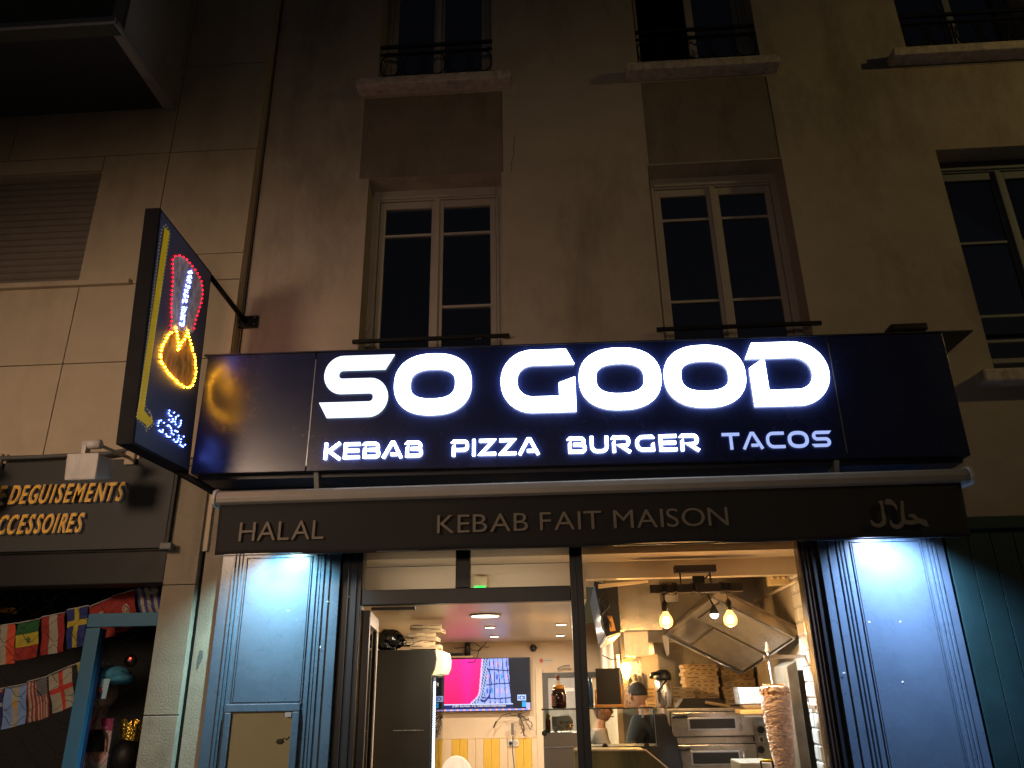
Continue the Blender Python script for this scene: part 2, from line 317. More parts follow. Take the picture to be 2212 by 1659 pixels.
def window(x0,x1,z0,z1,y,mat,parent,bars=((.0,0),),leaves=(0,1),curtain=False,mull=.105):
    w=sub('window',parent); fr=MB(); t=.07
    for a,b,c,d in ((x0,x0+t,z0,z1),(x1-t,x1,z0,z1),(x0+t,x1-t,z1-.12,z1),(x0+t,x1-t,z0,z0+.08)): fr.box(a,b,y,y+.09,c,d)
    fr.box(x0+t,x1-t,y-.02,y,z1-.105,z1-.075); fr.box(x0+.045,x0+t,y-.015,y,z0,z1-.105); fr.box(x1-t,x1-.045,y-.015,y,z0,z1-.105)
    fr.build('frame',mat,w,bevel=.006)
    xm=(x0+x1)/2
    for k in leaves:
        a,b=(x0+t+.004,xm-.004) if k==0 else (xm+.004,x1-t-.004); zt,zb=z1-.125,z0+.085; s=.055; lf=MB(); yy=y+.015
        for q in ((a,a+s,zb,zt),(b-s,b,zb,zt),(a+s,b-s,zt-.075,zt),(a+s,b-s,zb,zb+.09)): lf.box(q[0],q[1],yy,yy+.05,q[2],q[3])
        if k==1 or leaves==(0,): lf.box(xm-.028,xm+.02,yy-.028,yy-.001,zb,zt)
        lf.build('casement',mat,w,bevel=.005)
        MB().box(a+s,b-s,yy+.022,yy+.028,zb+.09,zt-.075).build('pane',m_glassd,w)
        for kk,z in bars:
            if kk in (k,2): box('glazing_bar',mat,w,a+s,b-s,yy+.006,yy+.021,z-.012,z+.012)
    if curtain: grid('net_curtain',M('net_curtain',(.16,.16,.15),.9),w,lambda u,v:(x0+.08+u*(x1-x0-.16),y+.16+.012*math.sin(u*70),z0+v*(1.30)),None,60,2)
    return w
window(*OPN[0],.215,m_paintw,bld,bars=((2,5.70),(1,4.92)))
window(*OPN[1],.215,m_paintw,bld,bars=((2,5.73),(2,4.87)))
window(*OPN[2],.20,m_greyw,bld,bars=((2,5.33),),curtain=True)
window(*OPN[3],.215,m_paintw,bld,bars=()); window(*OPN[4],.215,m_paintw,bld,bars=(),leaves=(1,)); window(*OPN[5],.215,m_greyw,bld,bars=())
for a,b,z in ((-1.80,-.272,7.20),(.848,2.325,7.20),(3.385,5.05,7.20)):
    mb=MB(); mb.box(a,b,-.15,.06,z,z+.075); mb.box(a+.02,b-.02,-.125,.06,z+.075,z+.12); mb.box(a+.10,b-.10,-.02,.21,z+.12,z+.195); o=mb.build('window_sill',m_sill,bld,bevel=.012)
box('window_sill',m_sill,bld,3.44,5.05,-.14,.2,3.86,3.97,bevel=.02)
for a,b in ((-1.66,-.37),(.95,2.25)):   # guard rails low in front of the first-floor windows
    r=sub('guard_rail',bld); box('rail',m_iron,r,a-.03,b+.04,-.06,-.03,4.455,4.485); box('lower_rail',m_iron,r,a-.03,b+.04,-.06,-.03,4.28,4.30)
r=sub('guard_rail',bld)
for z in (4.50,4.27): box('rail',m_greyw,r,3.60,4.86,.02,.05,z-.012,z+.012)
def railing(x0,x1,z,yy=.03):
    r=sub('balcony_railing',bld); mb=MB()
    for zz,h in ((z+.43,.035),(z+.33,.018),(z+.03,.018)): mb.box(x0,x1,yy-.012,yy+.012,zz-h/2,zz+h/2)
    mb.build('rail',m_iron,r)
    n=5; w=(x1-x0)/n
    for i in range(n+1): box('baluster',m_iron,r,x0+i*w-.008,x0+i*w+.008,yy-.008,yy+.008,z,z+.33)
    for i in range(n):
        cx=x0+(i+.5)*w; pts=[(cx+w*.40*math.copysign(abs(math.cos(a))**.7,math.cos(a)),yy,z+.18+.13*math.copysign(abs(math.sin(a))**.7,math.sin(a))) for a in [2*PI*k/20 for k in range(21)]]
        MB().tube(pts,.008,5,cap=False).build('scroll',m_iron,r)
railing(-1.63,-.45,7.42); railing(.98,2.20,7.42); railing(3.60,4.86,7.42)
# small clutter fixed on the facade
f=box('facade_floodlight',m_iron,None,2.77,3.06,-.22,-.08,4.30,4.355,bevel=.01); solo(f,'small dark floodlight box on the wall above the right end of the sign','floodlight')
mb=MB(); p=[(-2.70,-.004,3.4),(-2.695,-.004,3.9),(-2.70,-.004,4.5),(-2.702,-.004,5.5),(-2.70,-.004,6.8),(-2.703,-.004,8),(-2.70,-.004,9.5)]
c=MB().tube(p,.006,6).build('facade_cable',m_iron,None); solo(c,'thin dark cable running up the seam between the two buildings','cable')
# crack lines in the render, thin recessed-looking hair cracks
mb=MB(); rnd=random.Random(3)
for (px,py,n,dx,dy) in ((1112,290,9,-.5,9),(1108,372,5,-6,3),(800,700,7,-2.6,8)):
    for k in range(n):
        a=at(px,py,-.001); px+=dx+rnd.uniform(-2,2); py+=dy; b=at(px,py,-.001); mb.add([(a[0],-.0015,a[2]),(a[0]+.005,-.0015,a[2]),(b[0]+.005,-.0015,b[2]),(b[0],-.0015,b[2])],[(0,1,2,3)])
mb.build('crack',M('crack_shadow',(.06,.045,.035),1),bld)
# ---------------------------------------------------------------- left neighbour
nb=thing('neighbour_building','stone faced building on the left with shutter and solid balcony','building',(-5,-.12,0))
NY=-.12; mb=MB(); wall_holes(mb,-10,-2.722,2.70,11.5,NY+.03,.25,[(-5.9,-4.225,5.14,6.36)]); mb.build('wall',m_stone,nb)
rows=[(2.72,3.45,(-10,-7.4,-4.9,-3.02)),(3.45,4.335,(-10,-6.0,-4.2,-2.722)),(4.335,5.10,(-10,-6.0,-4.2,-2.722)),(6.53,7.6,(-10,-5.2,-3.58,-2.722)),(7.6,9.2,(-10,-5.2,-3.58,-2.722)),(9.2,11.5,(-10,-5.2,-3.58,-2.722))]
g=.004
for z0,z1,xs in rows:
    for a,b in zip(xs,xs[1:]): box('facing_panel',m_stone,nb,a+g,b-g,NY,NY+.028,z0+g,z1-g,bevel=.003)
for a,b,c,d in ((-4.225,-3.58,5.10,6.53),(-3.58,-2.722,5.375,6.53),(-3.58,-2.722,5.10,5.375),(-10,-5.9,5.10,6.53),(-5.9,-4.225,6.365,6.53)): box('facing_panel',m_stone,nb,a+g,b-g,NY,NY+.028,c+g,d-g,bevel=.003)
box('window_ledge',m_stone,nb,-6.05,-3.72,NY-.05,NY+.2,5.085,5.135,bevel=.006)
sh=sub('roller_shutter',nb)
for k in range(17):
    z=5.14+k*.072; MB().prism([(-5.89,NY+.14,z),(-5.89,NY+.125,z+.018),(-5.89,NY+.125,z+.05),(-5.89,NY+.14,z+.068)],(1.66,0,0)).build('slat',m_shut,sh)
box('shutter_rail',m_shut,sh,-5.9,-4.225,NY+.145,NY+.2,5.14,6.36)
ba=sub('balcony',nb); box('parapet',M('dark_parapet',(.10,.085,.06),.9,var=.15,dirt='#1c1a10'),ba,-10,-3.66,-1.20,-1.05,7.06,8.35); box('side_wall',m_plaster,ba,-3.72,-3.635,-1.048,NY-.002,7.06,11)
box('slab',M('dark_slab',(.06,.055,.05),.9),ba,-10,-3.64,-1.2,NY-.001,7.055,7.20) if False else None
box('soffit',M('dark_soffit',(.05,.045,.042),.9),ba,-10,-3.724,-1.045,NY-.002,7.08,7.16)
box('drip_edge',m_cass,ba,-10,-3.61,-1.235,-1.203,7.03,7.085,bevel=.004); box('drip_edge',m_cass,ba,-3.632,-3.600,-1.20,NY-.003,7.03,7.075,bevel=.004)
m_pier=M('grimy_shaded_pier_stone',(.27,.225,.165),.9,var=.12,bump=.3,bscale=80,dirt='#3c3122',dscale=3,damt=.5)  # tone darkened to hold the blade sign's shade, over random grime
# pier between the two shops: two stone strips with an open joint
for a,b,c,d,y in ((-3.02,-2.765,0,1.52,NY),(-3.02,-2.765,1.526,2.44,NY),(-3.02,-2.765,2.446,3.44,NY),(-3.012,-2.768,0,3.43,NY+.03)): box('pier_stone',m_pier,nb,a,b,y,y+.03 if y==NY else .3,c,d,bevel=.004)
box('joint_shade_strip',m_iron,nb,-2.764,-2.745,-.055,-.02,0,3.43)  # dark strip added in the open joint to keep it in shade
pr=thing('rendered_pier','narrow beige rendered pier beside the blue shop pilaster with a chipped edge','pier',(-2.67,0,0))
box('render',m_pier,pr,-2.742,-2.585,-.06,.0,0,3.2,bevel=.004); mb=MB(); c0=at(428,1425,-.061)
pts=[(0,.0),(.02,.05),(.035,.09),(.03,.13),(.008,.14),(-.005,.06)]; mb.prism([(c0[0]+a,-.063,c0[2]+b-.07) for a,b in pts],(0,.02,0)).build('chip',M('exposed_cement',(.10,.10,.09),.95,bump=.5),pr)
# fascia
fa=thing('costume_shop_fascia','dark fascia of the costume shop with orange italic raised letters','shop sign',(-4.5,-.2,2.7))
box('panel',m_board,fa,-8,-3.03,-.17,NY-.003,2.72,3.445,bevel=.004); box('end_strip',m_iron,fa,-3.028,-3.005,-.165,NY-.003,2.72,3.44)
z1=at(134,1085,-.2)[2]; z2=at(90,1151,-.2)[2]
S5=.4219/1.8228
for s,x0,x1,zz in (('DE DEGUISEMENTS',at(-32,1089,-.2)[0],at(266,1082,-.2)[0],z1),('ACCESSOIRES',at(-28,1153,-.2)[0],at(178,1146,-.2)[0],z2)):
    text_letters(s,x0,x1,zz,.150,-.172,.03,m_lside,fa,bold=.02,shear=.28,sp=.075,space=.26,name='letter_side')
    text_letters(s,x0-.006,x1-.006,zz-.002,.150,-.2022,.004,m_orange,fa,bold=.012,shear=.28,sp=.09,space=.26,name='letter')
box('shutter_box',m_iron,fa,-8,-3.03,-.10,.1,2.46,2.715,bevel=.01)
cl=box('sensor',M('grey_plastic',(.12,.12,.12),.5),None,-3.04,-2.95,-.22,-.155,2.70,2.75,bevel=.006); solo(cl,'tiny grey plastic box on the lower right corner of the dark fascia','sensor')
pipe=MB().tube([(-8,-.19,3.475),(-4.2,-.19,3.48),(-3.62,-.19,3.49),(-3.40,-.19,3.52)],.018,8).build('conduit',M('grey_conduit',(.10,.10,.10),.6),None,smooth=True); solo(pipe,'grey conduit lying along the top of the costume shop fascia','conduit')
def projector(dx,label):
    t=thing('shop_projector',label,'floodlight',(-3.45+dx,-.12,3.40),'projector lamps over the costume shop fascia')
    b=at(285,992,-.14); e=at(212,960,-.72)
    B=(b[0]+dx,b[1],b[2]); E_=(e[0]+dx,e[1],e[2])
    box('wall_bracket',m_beige,t,B[0]-.03,B[0]+.05,-.20,-.121,B[2]-.06,B[2]+.07,bevel=.008); box('bracket_plate',m_beige,t,B[0]+.055,B[0]+.075,-.17,-.121,B[2]-.06,B[2]+.07)
    MB().tube([(B[0],-.16,B[2]),E_],.014,8).build('arm',m_beige,t,smooth=True)
    MB().tube([(E_[0]-.11,E_[1],E_[2]),(E_[0]+.02,E_[1],E_[2])],.035,14).build('knuckle',m_white,t,smooth=True)
    box('yoke',m_white,t,E_[0]-.10,E_[0]-.07,E_[1]-.03,E_[1]+.03,E_[2]-.10,E_[2]+.01)
    z=E_[2]-.085; x=E_[0]-.04; y=E_[1]
    MB().hexa([(x-.135,y-.08,z),(x+.11,y-.08,z),(x+.10,y-.06,z-.20),(x-.13,y-.06,z-.20)],[(x-.125,y+.12,z-.01),(x+.12,y+.12,z-.01),(x+.14,y+.10,z-.16),(x-.12,y+.10,z-.16)]).build('housing',m_white,t,bevel=.016)
projector(0,'white projector lamp hanging over the orange letters on a beige arm'); projector(-1.12,'projector lamp at the left picture edge, only its bracket arm showing')
# shop interior, dark
mb=MB(); mb.add([(-8,1.6,0),(-3.02,1.6,0),(-3.02,1.6,2.75),(-8,1.6,2.75),(-8,-.1,0),(-3.02,-.09,0),(-3.02,-.09,2.75),(-8,-.1,2.75)],[(0,1,2,3),(0,3,7,4),(1,2,6,5),(2,3,7,6),(0,1,5,4)])
struct('costume_shop_room',mb,m_dark)
# rolling grille: wavy wires
mb=MB(); zz=.4
for k in range(24):
    z=.4+k*.10; ph=(k%2)*PI; mb.tube([(-6.2+i*.045,.12+.004*math.cos(i),z+.042*math.sin(i*.045/.20*2*PI/1+ph)) for i in range(0,71)],.0020,4,cap=False)
gr=mb.build('rolling_grille',M('grille_wire',(.045,.042,.04),.4,.8),None,kind='stuff'); gr['label']='dim wavy wire rolling grille closed across the costume shop window'
# flags
def c6(a,b,y): return at(a*.4967/1.8228,(2200+b*.4967)/1.8228,y)
RED,BLU,WHT,YEL,GRN=lin('#8a241e'),lin('#161f60'),lin('#979384'),lin('#aa9a30'),lin('#185229')
def star(u,v,cx,cy,r,ax=1):
    x,y=(u-cx)*ax,(v-cy); d=math.hypot(x,y); a=(math.atan2(x,y))%(2*PI/5); a=min(a,2*PI/5-a); return d<r*(.38+.62*max(0,1-a/(PI/5)*1.0)**1.3)
def f_fr(u,v): return BLU if u<.33 else WHT if u<.66 else lin('#c04a28')
def f_sn(u,v): return (0.05,.12,.04) if star(u,v,.5,.5,.13) else GRN if v>.67 else YEL if v>.34 else RED
def f_at(u,v): return RED if u<.33 or u>.66 else WHT
def f_se(u,v): return YEL if abs(u-.5)<.09 or abs(v-.62)<.07 else lin('#23306e')
def f_ch(u,v): return WHT if (abs(u-.5)<.09 and .3<v<.75) or (abs(v-.52)<.07 and .2<u<.8) else RED
def f_tn(u,v):
    d=math.hypot(u-.55,(v-.5)); return RED if star(u,v,.57,.5,.06) or (d>.13 and d<.16) or d>.2 else WHT
def f_gr(u,v): return WHT if (v>.62 and u>.5 and not math.hypot(u-.72,v-.82)<.12) else (lin('#3b3b78') if int(u*7)%2==0 else WHT)
def f_gb(u,v): return WHT if abs(u-.55)<.06 or abs(v-.6)<.05 or abs((u-.5)-(v-.6))<.05 else BLU if v<.9 else RED
def f_ar(u,v): return lin('#b08a30') if math.hypot(u-.5,v-.55)<.09 else lin('#6f8fc4') if u<.33 or u>.66 else WHT
def f_us(u,v):
    if u>.42 and v>.58: return WHT if (int(u*30)+int(v*40))%3==0 else lin('#26284a')
    return RED if int(u*13)%2==0 else WHT
def f_en(u,v): return lin('#b5352a') if abs(u-.5)<.09 or abs(v-.53)<.06 else WHT
def f_be(u,v): return (.01,.01,.01) if u<.33 else YEL if u<.66 else RED
FL=[('row above',[((-60,545),(120,515),(-70,855),(105,828),f_fr,'white and red striped flag at left edge, upper row of bunting'),
 ((140,515),(315,480),(115,815),(300,780),f_sn,'green yellow red flag with small star in upper bunting row'),
 ((335,465),(515,430),(325,770),(510,735),f_at,'red white red striped flag in upper bunting row'),
 ((530,410),(700,375),(520,718),(662,690),f_se,'dark blue flag with yellow cross in upper bunting row'),
 ((705,385),(888,310),(715,660),(905,610),f_ch,'red flag with white mark partly behind the turquoise frame'),
 ((888,300),(1065,250),(930,590),(1090,545),f_tn,'red flag with white ring and crescent above turquoise frame'),
 ((1062,232),(1240,175),(1112,430),(1284,420),f_gr,'blue and white striped flag at right end of upper bunting')]),
 ('row below',[((-130,1060),(28,1030),(-150,1380),(15,1350),f_gb,'dark blue flag with white and red cross at left edge, lower row'),
 ((38,1028),(215,995),(18,1355),(205,1308),f_ar,'light blue and white striped flag with sun in lower bunting'),
 ((215,980),(372,938),(230,1302),(402,1250),f_us,'flag of red and white stripes with starred blue corner'),
 ((380,930),(565,850),(425,1228),(592,1165),f_en,'white flag with red cross in lower bunting row'),
 ((572,850),(700,800),(600,1150),(720,1120),f_be,'black yellow and red flag half hidden by turquoise frame')])]
for rn,fl in FL:
    for a,b,c,d,cf,lab in fl:
        A,B,C,D=[Vector(c6(*q,.22)) for q in (a,b,c,d)]
        ph=rnd.uniform(0,6)
        def pf(u,v,A=A,B=B,C=C,D=D,ph=ph):
            p=(C*(1-u)+D*u)*(1-v)+(A*(1-u)+B*u)*v; p=p.copy(); p.y+=.012*math.sin(u*7+ph)*(1.2-v)+.006*math.sin(v*9+ph); return tuple(p)
        o=grid('flag',m_flag,None,pf,cf,30,40,smooth=True); solo(o,lab,'flag','flags on the bunting strings')
    P=[Vector(c6(*q,.215)) for f_ in fl for q in (f_[0],f_[1])]
    o=MB().tube([tuple(p+Vector((0,0,.005))) for p in P],.004,5).build('bunting_string',M('string',(.4,.4,.38),.8),None); solo(o,'white cord carrying the %s row of small flags'%('upper' if rn=='row above' else 'lower'),'cord')
# turquoise display frame
fr=thing('display_stand','turquoise open display frame standing in the costume shop window','frame',(-3.45,.12,0))
xa,xb,zt=c6(703,440,-.06)[0],-3.03,c6(703,436,-.06)[2]
box('post',m_blue,fr,xa,xa+.11,-.06,-.01,0,zt-.105,bevel=.004); box('top_rail',m_blue,fr,xa,xb,-.06,-.01,zt-.10,zt,bevel=.004); box('side_board',M('dark_blue_board',(.01,.03,.10),.6),fr,xa+.10,xa+.112,-.009,.03,0,zt-.11)
# mannequin head with hat
mh=thing('mannequin_head','mannequin head wearing a plain floppy blue hat in the costume shop window','mannequin',(-3.54,.20,1.30))
def head_mesh(mb,c,r,yaw=0,n=28,m=22,nose=1):
    """egg-shaped head: r half height, face towards -y turned by yaw"""
    vs=[]
    for i in range(m+1):
        th=PI*i/m; z=-math.cos(th)
        for j in range(n):
            a=2*PI*j/n; x=math.sin(th)*math.sin(a); y=-math.sin(th)*math.cos(a)
            X=x*.70; Y=y*.86+ .06*(z>0)*z; Z=z
            if z<0: k=1+.34*z; X*=k; Y*=(1+.12*z)
            fr_=max(0,-y)
            if abs(a)<.5 or a>2*PI-.5:
                w=math.exp(-((min(a,2*PI-a))/.17)**2); Y-=nose*.17*w*max(0,1-abs(z+.18)/.26); Y-=.05*w*max(0,1-abs(z+.55)/.12); Y-=.05*w*max(0,1-abs(z+.82)/.14)
            for sgn in (1,-1):
                aa=a if a<PI else a-2*PI; Y+=.09*math.exp(-((aa-sgn*.42)/.2)**2-((z-.02)/.13)**2)
            q=Vector((X,Y,Z))*r; q.rotate(Matrix.Rotation(yaw,3,'Z')); vs.append(tuple(Vector(c)+q))
    fs=[(i*n+j,i*n+(j+1)%n,(i+1)*n+(j+1)%n,(i+1)*n+j) for i in range(m) for j in range(n)]
    mb.add(vs,fs)
    for sgn in (1,-1):
        e=Vector((sgn*.70*r,.06*r,-.05*r)); e.rotate(Matrix.Rotation(yaw,3,'Z')); e+=Vector(c); mb.ball(tuple(e),r*.17,8,6,(.5,.9,1.5))
mc=c6(835,1070,.20); mb=MB(); head_mesh(mb,(mc[0],mc[1],mc[2]),.115,-.5); mb.lathe([(.062,-.26),(.05,-.2),(.048,-.06)],mc,14); mb.build('head',M('painted_mannequin_skin',(.36,.23,.16),.5),mh,smooth=True)
hb=MB(); hc=c6(885,920,.20); hb.ball(hc,.13,20,10,(1.15,1,.52)); hb.ball((hc[0]+.06,hc[1],hc[2]-.03),.11,16,8,(1.1,1,.4)); hb.build('hat',M('blue_plush',(.05,.24,.38),.95,var=.3,scale=25,bump=.8,bscale=90),mh,smooth=True)
MB().ball(c6(855,832,.19),.035,10,6,(1,1,.5)).build('hat_button',M('pale_plush',(.45,.42,.33),.9),mh,smooth=True)
tg=c6(815,1030,.06); grid('price_tag',m_print,mh,lambda u,v:(tg[0]-.035+u*.07+.01*v,.06,tg[2]-.07+v*.14),lambda u,v:lin('#c2503a') if u<.35 and .3<v<.6 else lin('#8fb8cc') if v>.45 or u>.5 else lin('#2a2a60'),8,12)
MB().lathe([(.10,-.40),(.09,-.30),(.06,-.25)],mc,16).build('bust',m_iron,mh,smooth=True)
# cosmetic pack
pk=thing('display_pack','tall magenta topped pack with two faces printed on it','package',c6(740,1500,.16))
def cpack(u,v):
    if v>.80:
        if .25<u<.85 and .83<v<.87 and int(u*60)%3: return lin('#c98aa8')
        return lin('#8a1450')
    for cx,cy,rx,ry in ((.25,.48,.2,.24),(.72,.5,.19,.22)):
        if ((u-cx)/rx)**2+((v-cy)/ry)**2<1:
            if math.hypot((u-cx-.05)/.09,(v-cy-.06)/.05)<1: return lin('#2a1c18')
            return lin('#a57a5c')
        if ((u-cx)/(rx*1.25))**2+((v-cy-.06)/(ry*1.2))**2<1 and v>cy-.1: return lin('#3a2018')
    return lin('#b9a0a8') if v>.25 else lin('#9a9a90')
a,b=c6(625,1270,.16),c6(905,1270,.16); zt=a[2]
grid('printed_front',m_print,pk,lambda u,v:(a[0]+u*(b[0]-a[0]),.158,zt-.42+v*.42),cpack,40,60); box('carton',m_white,pk,a[0],b[0],.16,.20,zt-.42,zt)
# crown on a dark wig
cr=thing('party_crown','small crumpled gold party crown on a dark wig stand','crown',c6(1050,1380,.34))
cc=c6(1050,1395,.24); pts=[]; vs=[];fs=[]; n=28
for j in range(n):
    an=2*PI*j/n; hgt=.05+.055*abs(math.sin(an*2.5)); rr=.085*(1+.05*math.sin(j*3)); 
    vs+=[(cc[0]+rr*math.cos(an),cc[1]+rr*math.sin(an),cc[2]-.03-.02*math.cos(an)),(cc[0]+rr*1.12*math.cos(an),cc[1]+rr*1.12*math.sin(an),cc[2]+hgt-.02*math.cos(an)+.006*math.sin(j*7))]
MB().add(vs,[(2*j,2*((j+1)%n),2*((j+1)%n)+1,2*j+1) for j in range(n)]).build('band',M('gold_foil',(.75,.50,.08),.22,1,var=.2,scale=40,bump=.9,bscale=60),cr)
MB().ball((cc[0]-.02,cc[1]+.02,cc[2]-.16),.13,16,10,(.95,.95,1.1)).build('wig',m_iron,cr,smooth=True)
o=MB().ball(c6(1035,810,.36),.05,14,10,(1,1,1.0)).build('glass_bauble',M('silvered_glass',(.30,.22,.2),.15,.8,var=.5,scale=50,bump=.5),None,smooth=True); solo(o,'silvered glass bauble hanging above the blue hat','ornament')
o=MB().ball(c6(1033,790,.29),.008,8,5).build('red_indicator',M('red_lamp',(.3,.01,.01),.4,emit=(1,.08,.04),es=3),None); solo(o,'tiny red light glowing in front of the hanging bauble','light')
# gold garland at left edge
mb=MB()
for k in range(60):
    q=c6(-60+k*3.2+rnd.uniform(-4,4),410+rnd.uniform(-22,22),.3); mb.octa(q,rnd.uniform(.006,.014))
o=mb.build('gold_garland',M('gold_foil2',(.7,.42,.06),.2,1),None); o['kind']='stuff'; o['label']='gold tinsel garland glinting above the flags at left edge'
# ---------------------------------------------------------------- green shop on the right
gs=thing('green_shopfront','dark green boarded shopfront at the right picture edge','shopfront',(4.5,-.08,0))
box('backing',m_green,gs,2.885,7,-.04,-.003,0,2.80)
for k in range(14): a=2.888+k*.166; box('board',m_green,gs,a,a+.161,-.075,-.042,0,2.70,bevel=.004)
box('cornice',m_green,gs,2.888,7,-.10,-.002,2.705,2.80,bevel=.006)
# ---------------------------------------------------------------- illuminated main sign
sg=thing('illuminated_sign','long navy sign box with glowing white SO GOOD letters over the awning','shop sign',(0.12,-.5,3.67))
SX0,SX1,SZ0,SZ1=-2.73,2.995,3.185,4.155
box('tray',m_sign2,sg,SX0,SX1,-.485,-.10,SZ0,SZ1); 
for a,b in ((SX0,-1.852),(-1.844,2.130),(2.138,SX1)): box('face_panel',m_sign,sg,a,b,-.502,-.487,SZ0,SZ1,bevel=.002)
for x in (-1.848,2.134): box('joint_light_strip',m_edge,sg,x-.0028,x+.0028,-.5035,-.4875,SZ0+.04,SZ1-.06)  # bright strips stand in for LED light leaking along the joints
box('top_flashing',m_sign2,sg,SX0-.03,3.225,-.512,-.02,SZ1+.002,SZ1+.012)
box('lower_flange',m_sign2,sg,SX0+.02,SX1-.02,-.42,-.14,SZ0-.03,SZ0-.002)
k=-.0085
def SY(x): return k*(x-.12)
L_=-.512
for ch,x0,x1,mm in (('S',-1.765,-1.235,m_leds),('O',-1.205,-.605,m_ledw),('G',-.38,.205,m_ledw),('O',.222,.845,m_ledw),('O',.868,1.478,m_ledw),('D',1.522,2.105,m_ledw)):
    glyph(ch,x0,3.600,x1-x0,.505,L_,.012,mm,sg,.225)
def word(w,x0,x1,z0,h,mm):
    ws=[GL[c][0] for c in w]; gap=.20; tot=sum(ws)+gap*(len(w)-1); kx=(x1-x0)/tot; x=x0
    for c,q in zip(w,ws): glyph(c,x,z0,q*kx,h,L_,.008,mm,sg,.175); x+=(q+gap)*kx
word('KEBAB',-1.715,-.965,3.267,.128,m_ledw); word('PIZZA',-.745,-.095,3.267,.128,m_ledw); word('BURGER',.12,1.085,3.267,.128,m_ledw); word('TACOS',1.25,2.035,3.267,.128,m_ledt)
sg.rotation_euler=(0,.0085,0)
for x in (-1.80,2.05): MB().prism([(x,-.46,SZ0-.001),(x,-.40,SZ0-.13),(x,-.34,SZ0-.13),(x,-.30,SZ0-.001)],(.035,0,0)).build('hanger_bracket',M('grey_bracket%d'%(x>0),(.25,.27,.26),.5),sg)
# ---------------------------------------------------------------- awning
aw=thing('shop_awning','closed brown black awning with cream cassette and tan lettering HALAL KEBAB FAIT MAISON','awning',(.2,-.5,2.93))
prof=[(-.36,2.945),(-.60,2.935),(-.632,2.95),(-.64,2.985),(-.625,3.025),(-.58,3.045),(-.36,3.05)]
MB().prism([(-2.455,y,z) for y,z in prof],(5.335,0,0)).build('cassette',m_cass,aw,bevel=.004)
for x in (-2.48,2.882): MB().prism([(x,y-(0.012 if y<-.5 else 0),z+(.012 if z>3 else -.012)) for y,z in prof],(.022,0,0)).build('end_cap',M('cream_plastic_cap',(.55,.52,.46),.4),aw,bevel=.003)
def val(u,v):
    x=-2.43+u*5.25; s=1-v
    return (x+.03*(1-v)*(u-.5)*-.6, -.606-.010*math.sin(u*17)*s-.006*math.sin(u*41+1)*s-.012*s*math.sin(u*3.1), 2.573+v*.365+.006*math.sin(u*23)*s+.004*math.sin(u*9+2)*s)
o=grid('valance',m_cloth,aw,val,None,160,10,smooth=True); md=o.modifiers.new('t','SOLIDIFY'); md.thickness=.004
box('hem_bar',m_woodd,aw,-2.42,2.80,-.604,-.596,2.566,2.576)
yv=-.632
text_letters('HALAL',-2.25,-1.64,2.665,.137,yv,.006,m_vlet,aw,bold=-.004,sp=.085)
text_letters('KEBAB FAIT MAISON',-.83,1.195,2.682,.130,yv,.006,m_vlet,aw,bold=-.004,sp=.10,space=.28)
def zz3(a,b): return at((3250+a*.27125)/1.8228,(1900+b*.27125)/1.8228,yv)
u0=.27125/1.8228/1662*5.9
for st in ([(795,268,56),(815,330,34),(832,450,40),(850,540,44),(830,600,54),(760,628,48),(690,600,40),(660,548,14)],
 [(862,270,50),(880,278,74),(930,283,70),(990,318,40),(1020,360,26),(1028,405,8)],
 [(1108,270,36),(1112,400,40),(1120,500,46),(1128,570,50),(1065,640,56),(1000,635,50),(955,600,34),(938,545,10)],
 [(1135,560,44),(1200,582,52),(1280,578,50),(1335,555,50),(1270,490,56),(1205,480,22)],
 [(1320,545,60),(1390,562,62),(1450,590,76),(1478,588,90)]):
    pts=[zz3(a,b) for a,b,_ in st]; ws=[c*u0/2 for *_,c in st]
    # smooth the path
    P=[];Wd=[]
    for i in range(len(pts)-1):
        p0,p1,p2,p3=[Vector((pts[max(0,min(len(pts)-1,i+q))][0],pts[max(0,min(len(pts)-1,i+q))][2])) for q in (-1,0,1,2)]
        for t in (0,.25,.5,.75): P.append(.5*((2*p1)+(-p0+p2)*t+(2*p0-5*p1+4*p2-p3)*t*t+(-p0+3*p1-3*p2+p3)*t**3)); Wd.append(ws[i]*(1-t)+ws[i+1]*t)
    P.append(Vector((pts[-1][0],pts[-1][2]))); Wd.append(ws[-1]); mb=MB(); ribbon(mb,P,lambda i:Wd[i],lambda u,v:(u,v),yv+.002,.006+.0005*len(st)); mb.build('calligraphic_letter',m_vlet,aw)
# ---------------------------------------------------------------- blade sign
BX=-2.75
bs=thing('blade_sign','tall projecting sign with red and yellow LED kebab outline and yellow arrow','LED sign',(-2.8,-1.0,3.2))
def c4(a,b,x=BX): return atx((400+a*.7234)/1.8228,(800+b*.7234)/1.8228,x)
Q=[(-1.485,4.915),(-.594,4.887),(-.498,3.214),(-1.322,3.192)]   # (y,z): street top, wall top, wall bottom, street bottom
MB().hexa([(BX,y,z) for y,z in Q],[(BX-.11,y,z) for y,z in Q]).build('box',M('black_blade_case',(.006,.006,.009),.6,var=.1,spec=.15),bs,bevel=.004)
qi=[(Q[0][0]+.02,Q[0][1]-.02),(Q[1][0]-.02,Q[1][1]-.02),(Q[2][0]-.02,Q[2][1]+.02),(Q[3][0]+.02,Q[3][1]+.02)]
MB().hexa([(BX+.004,y,z) for y,z in qi],[(BX+.0005,y,z) for y,z in qi]).build('face',M('navy_blade_face',(.060,.070,.125),.42,var=.12,scale=2),bs)
arr=[(345,130),(370,158),(232,1128),(266,1170),(272,1152),(279,1197),(246,1226),(247,1209),(192,1168)]
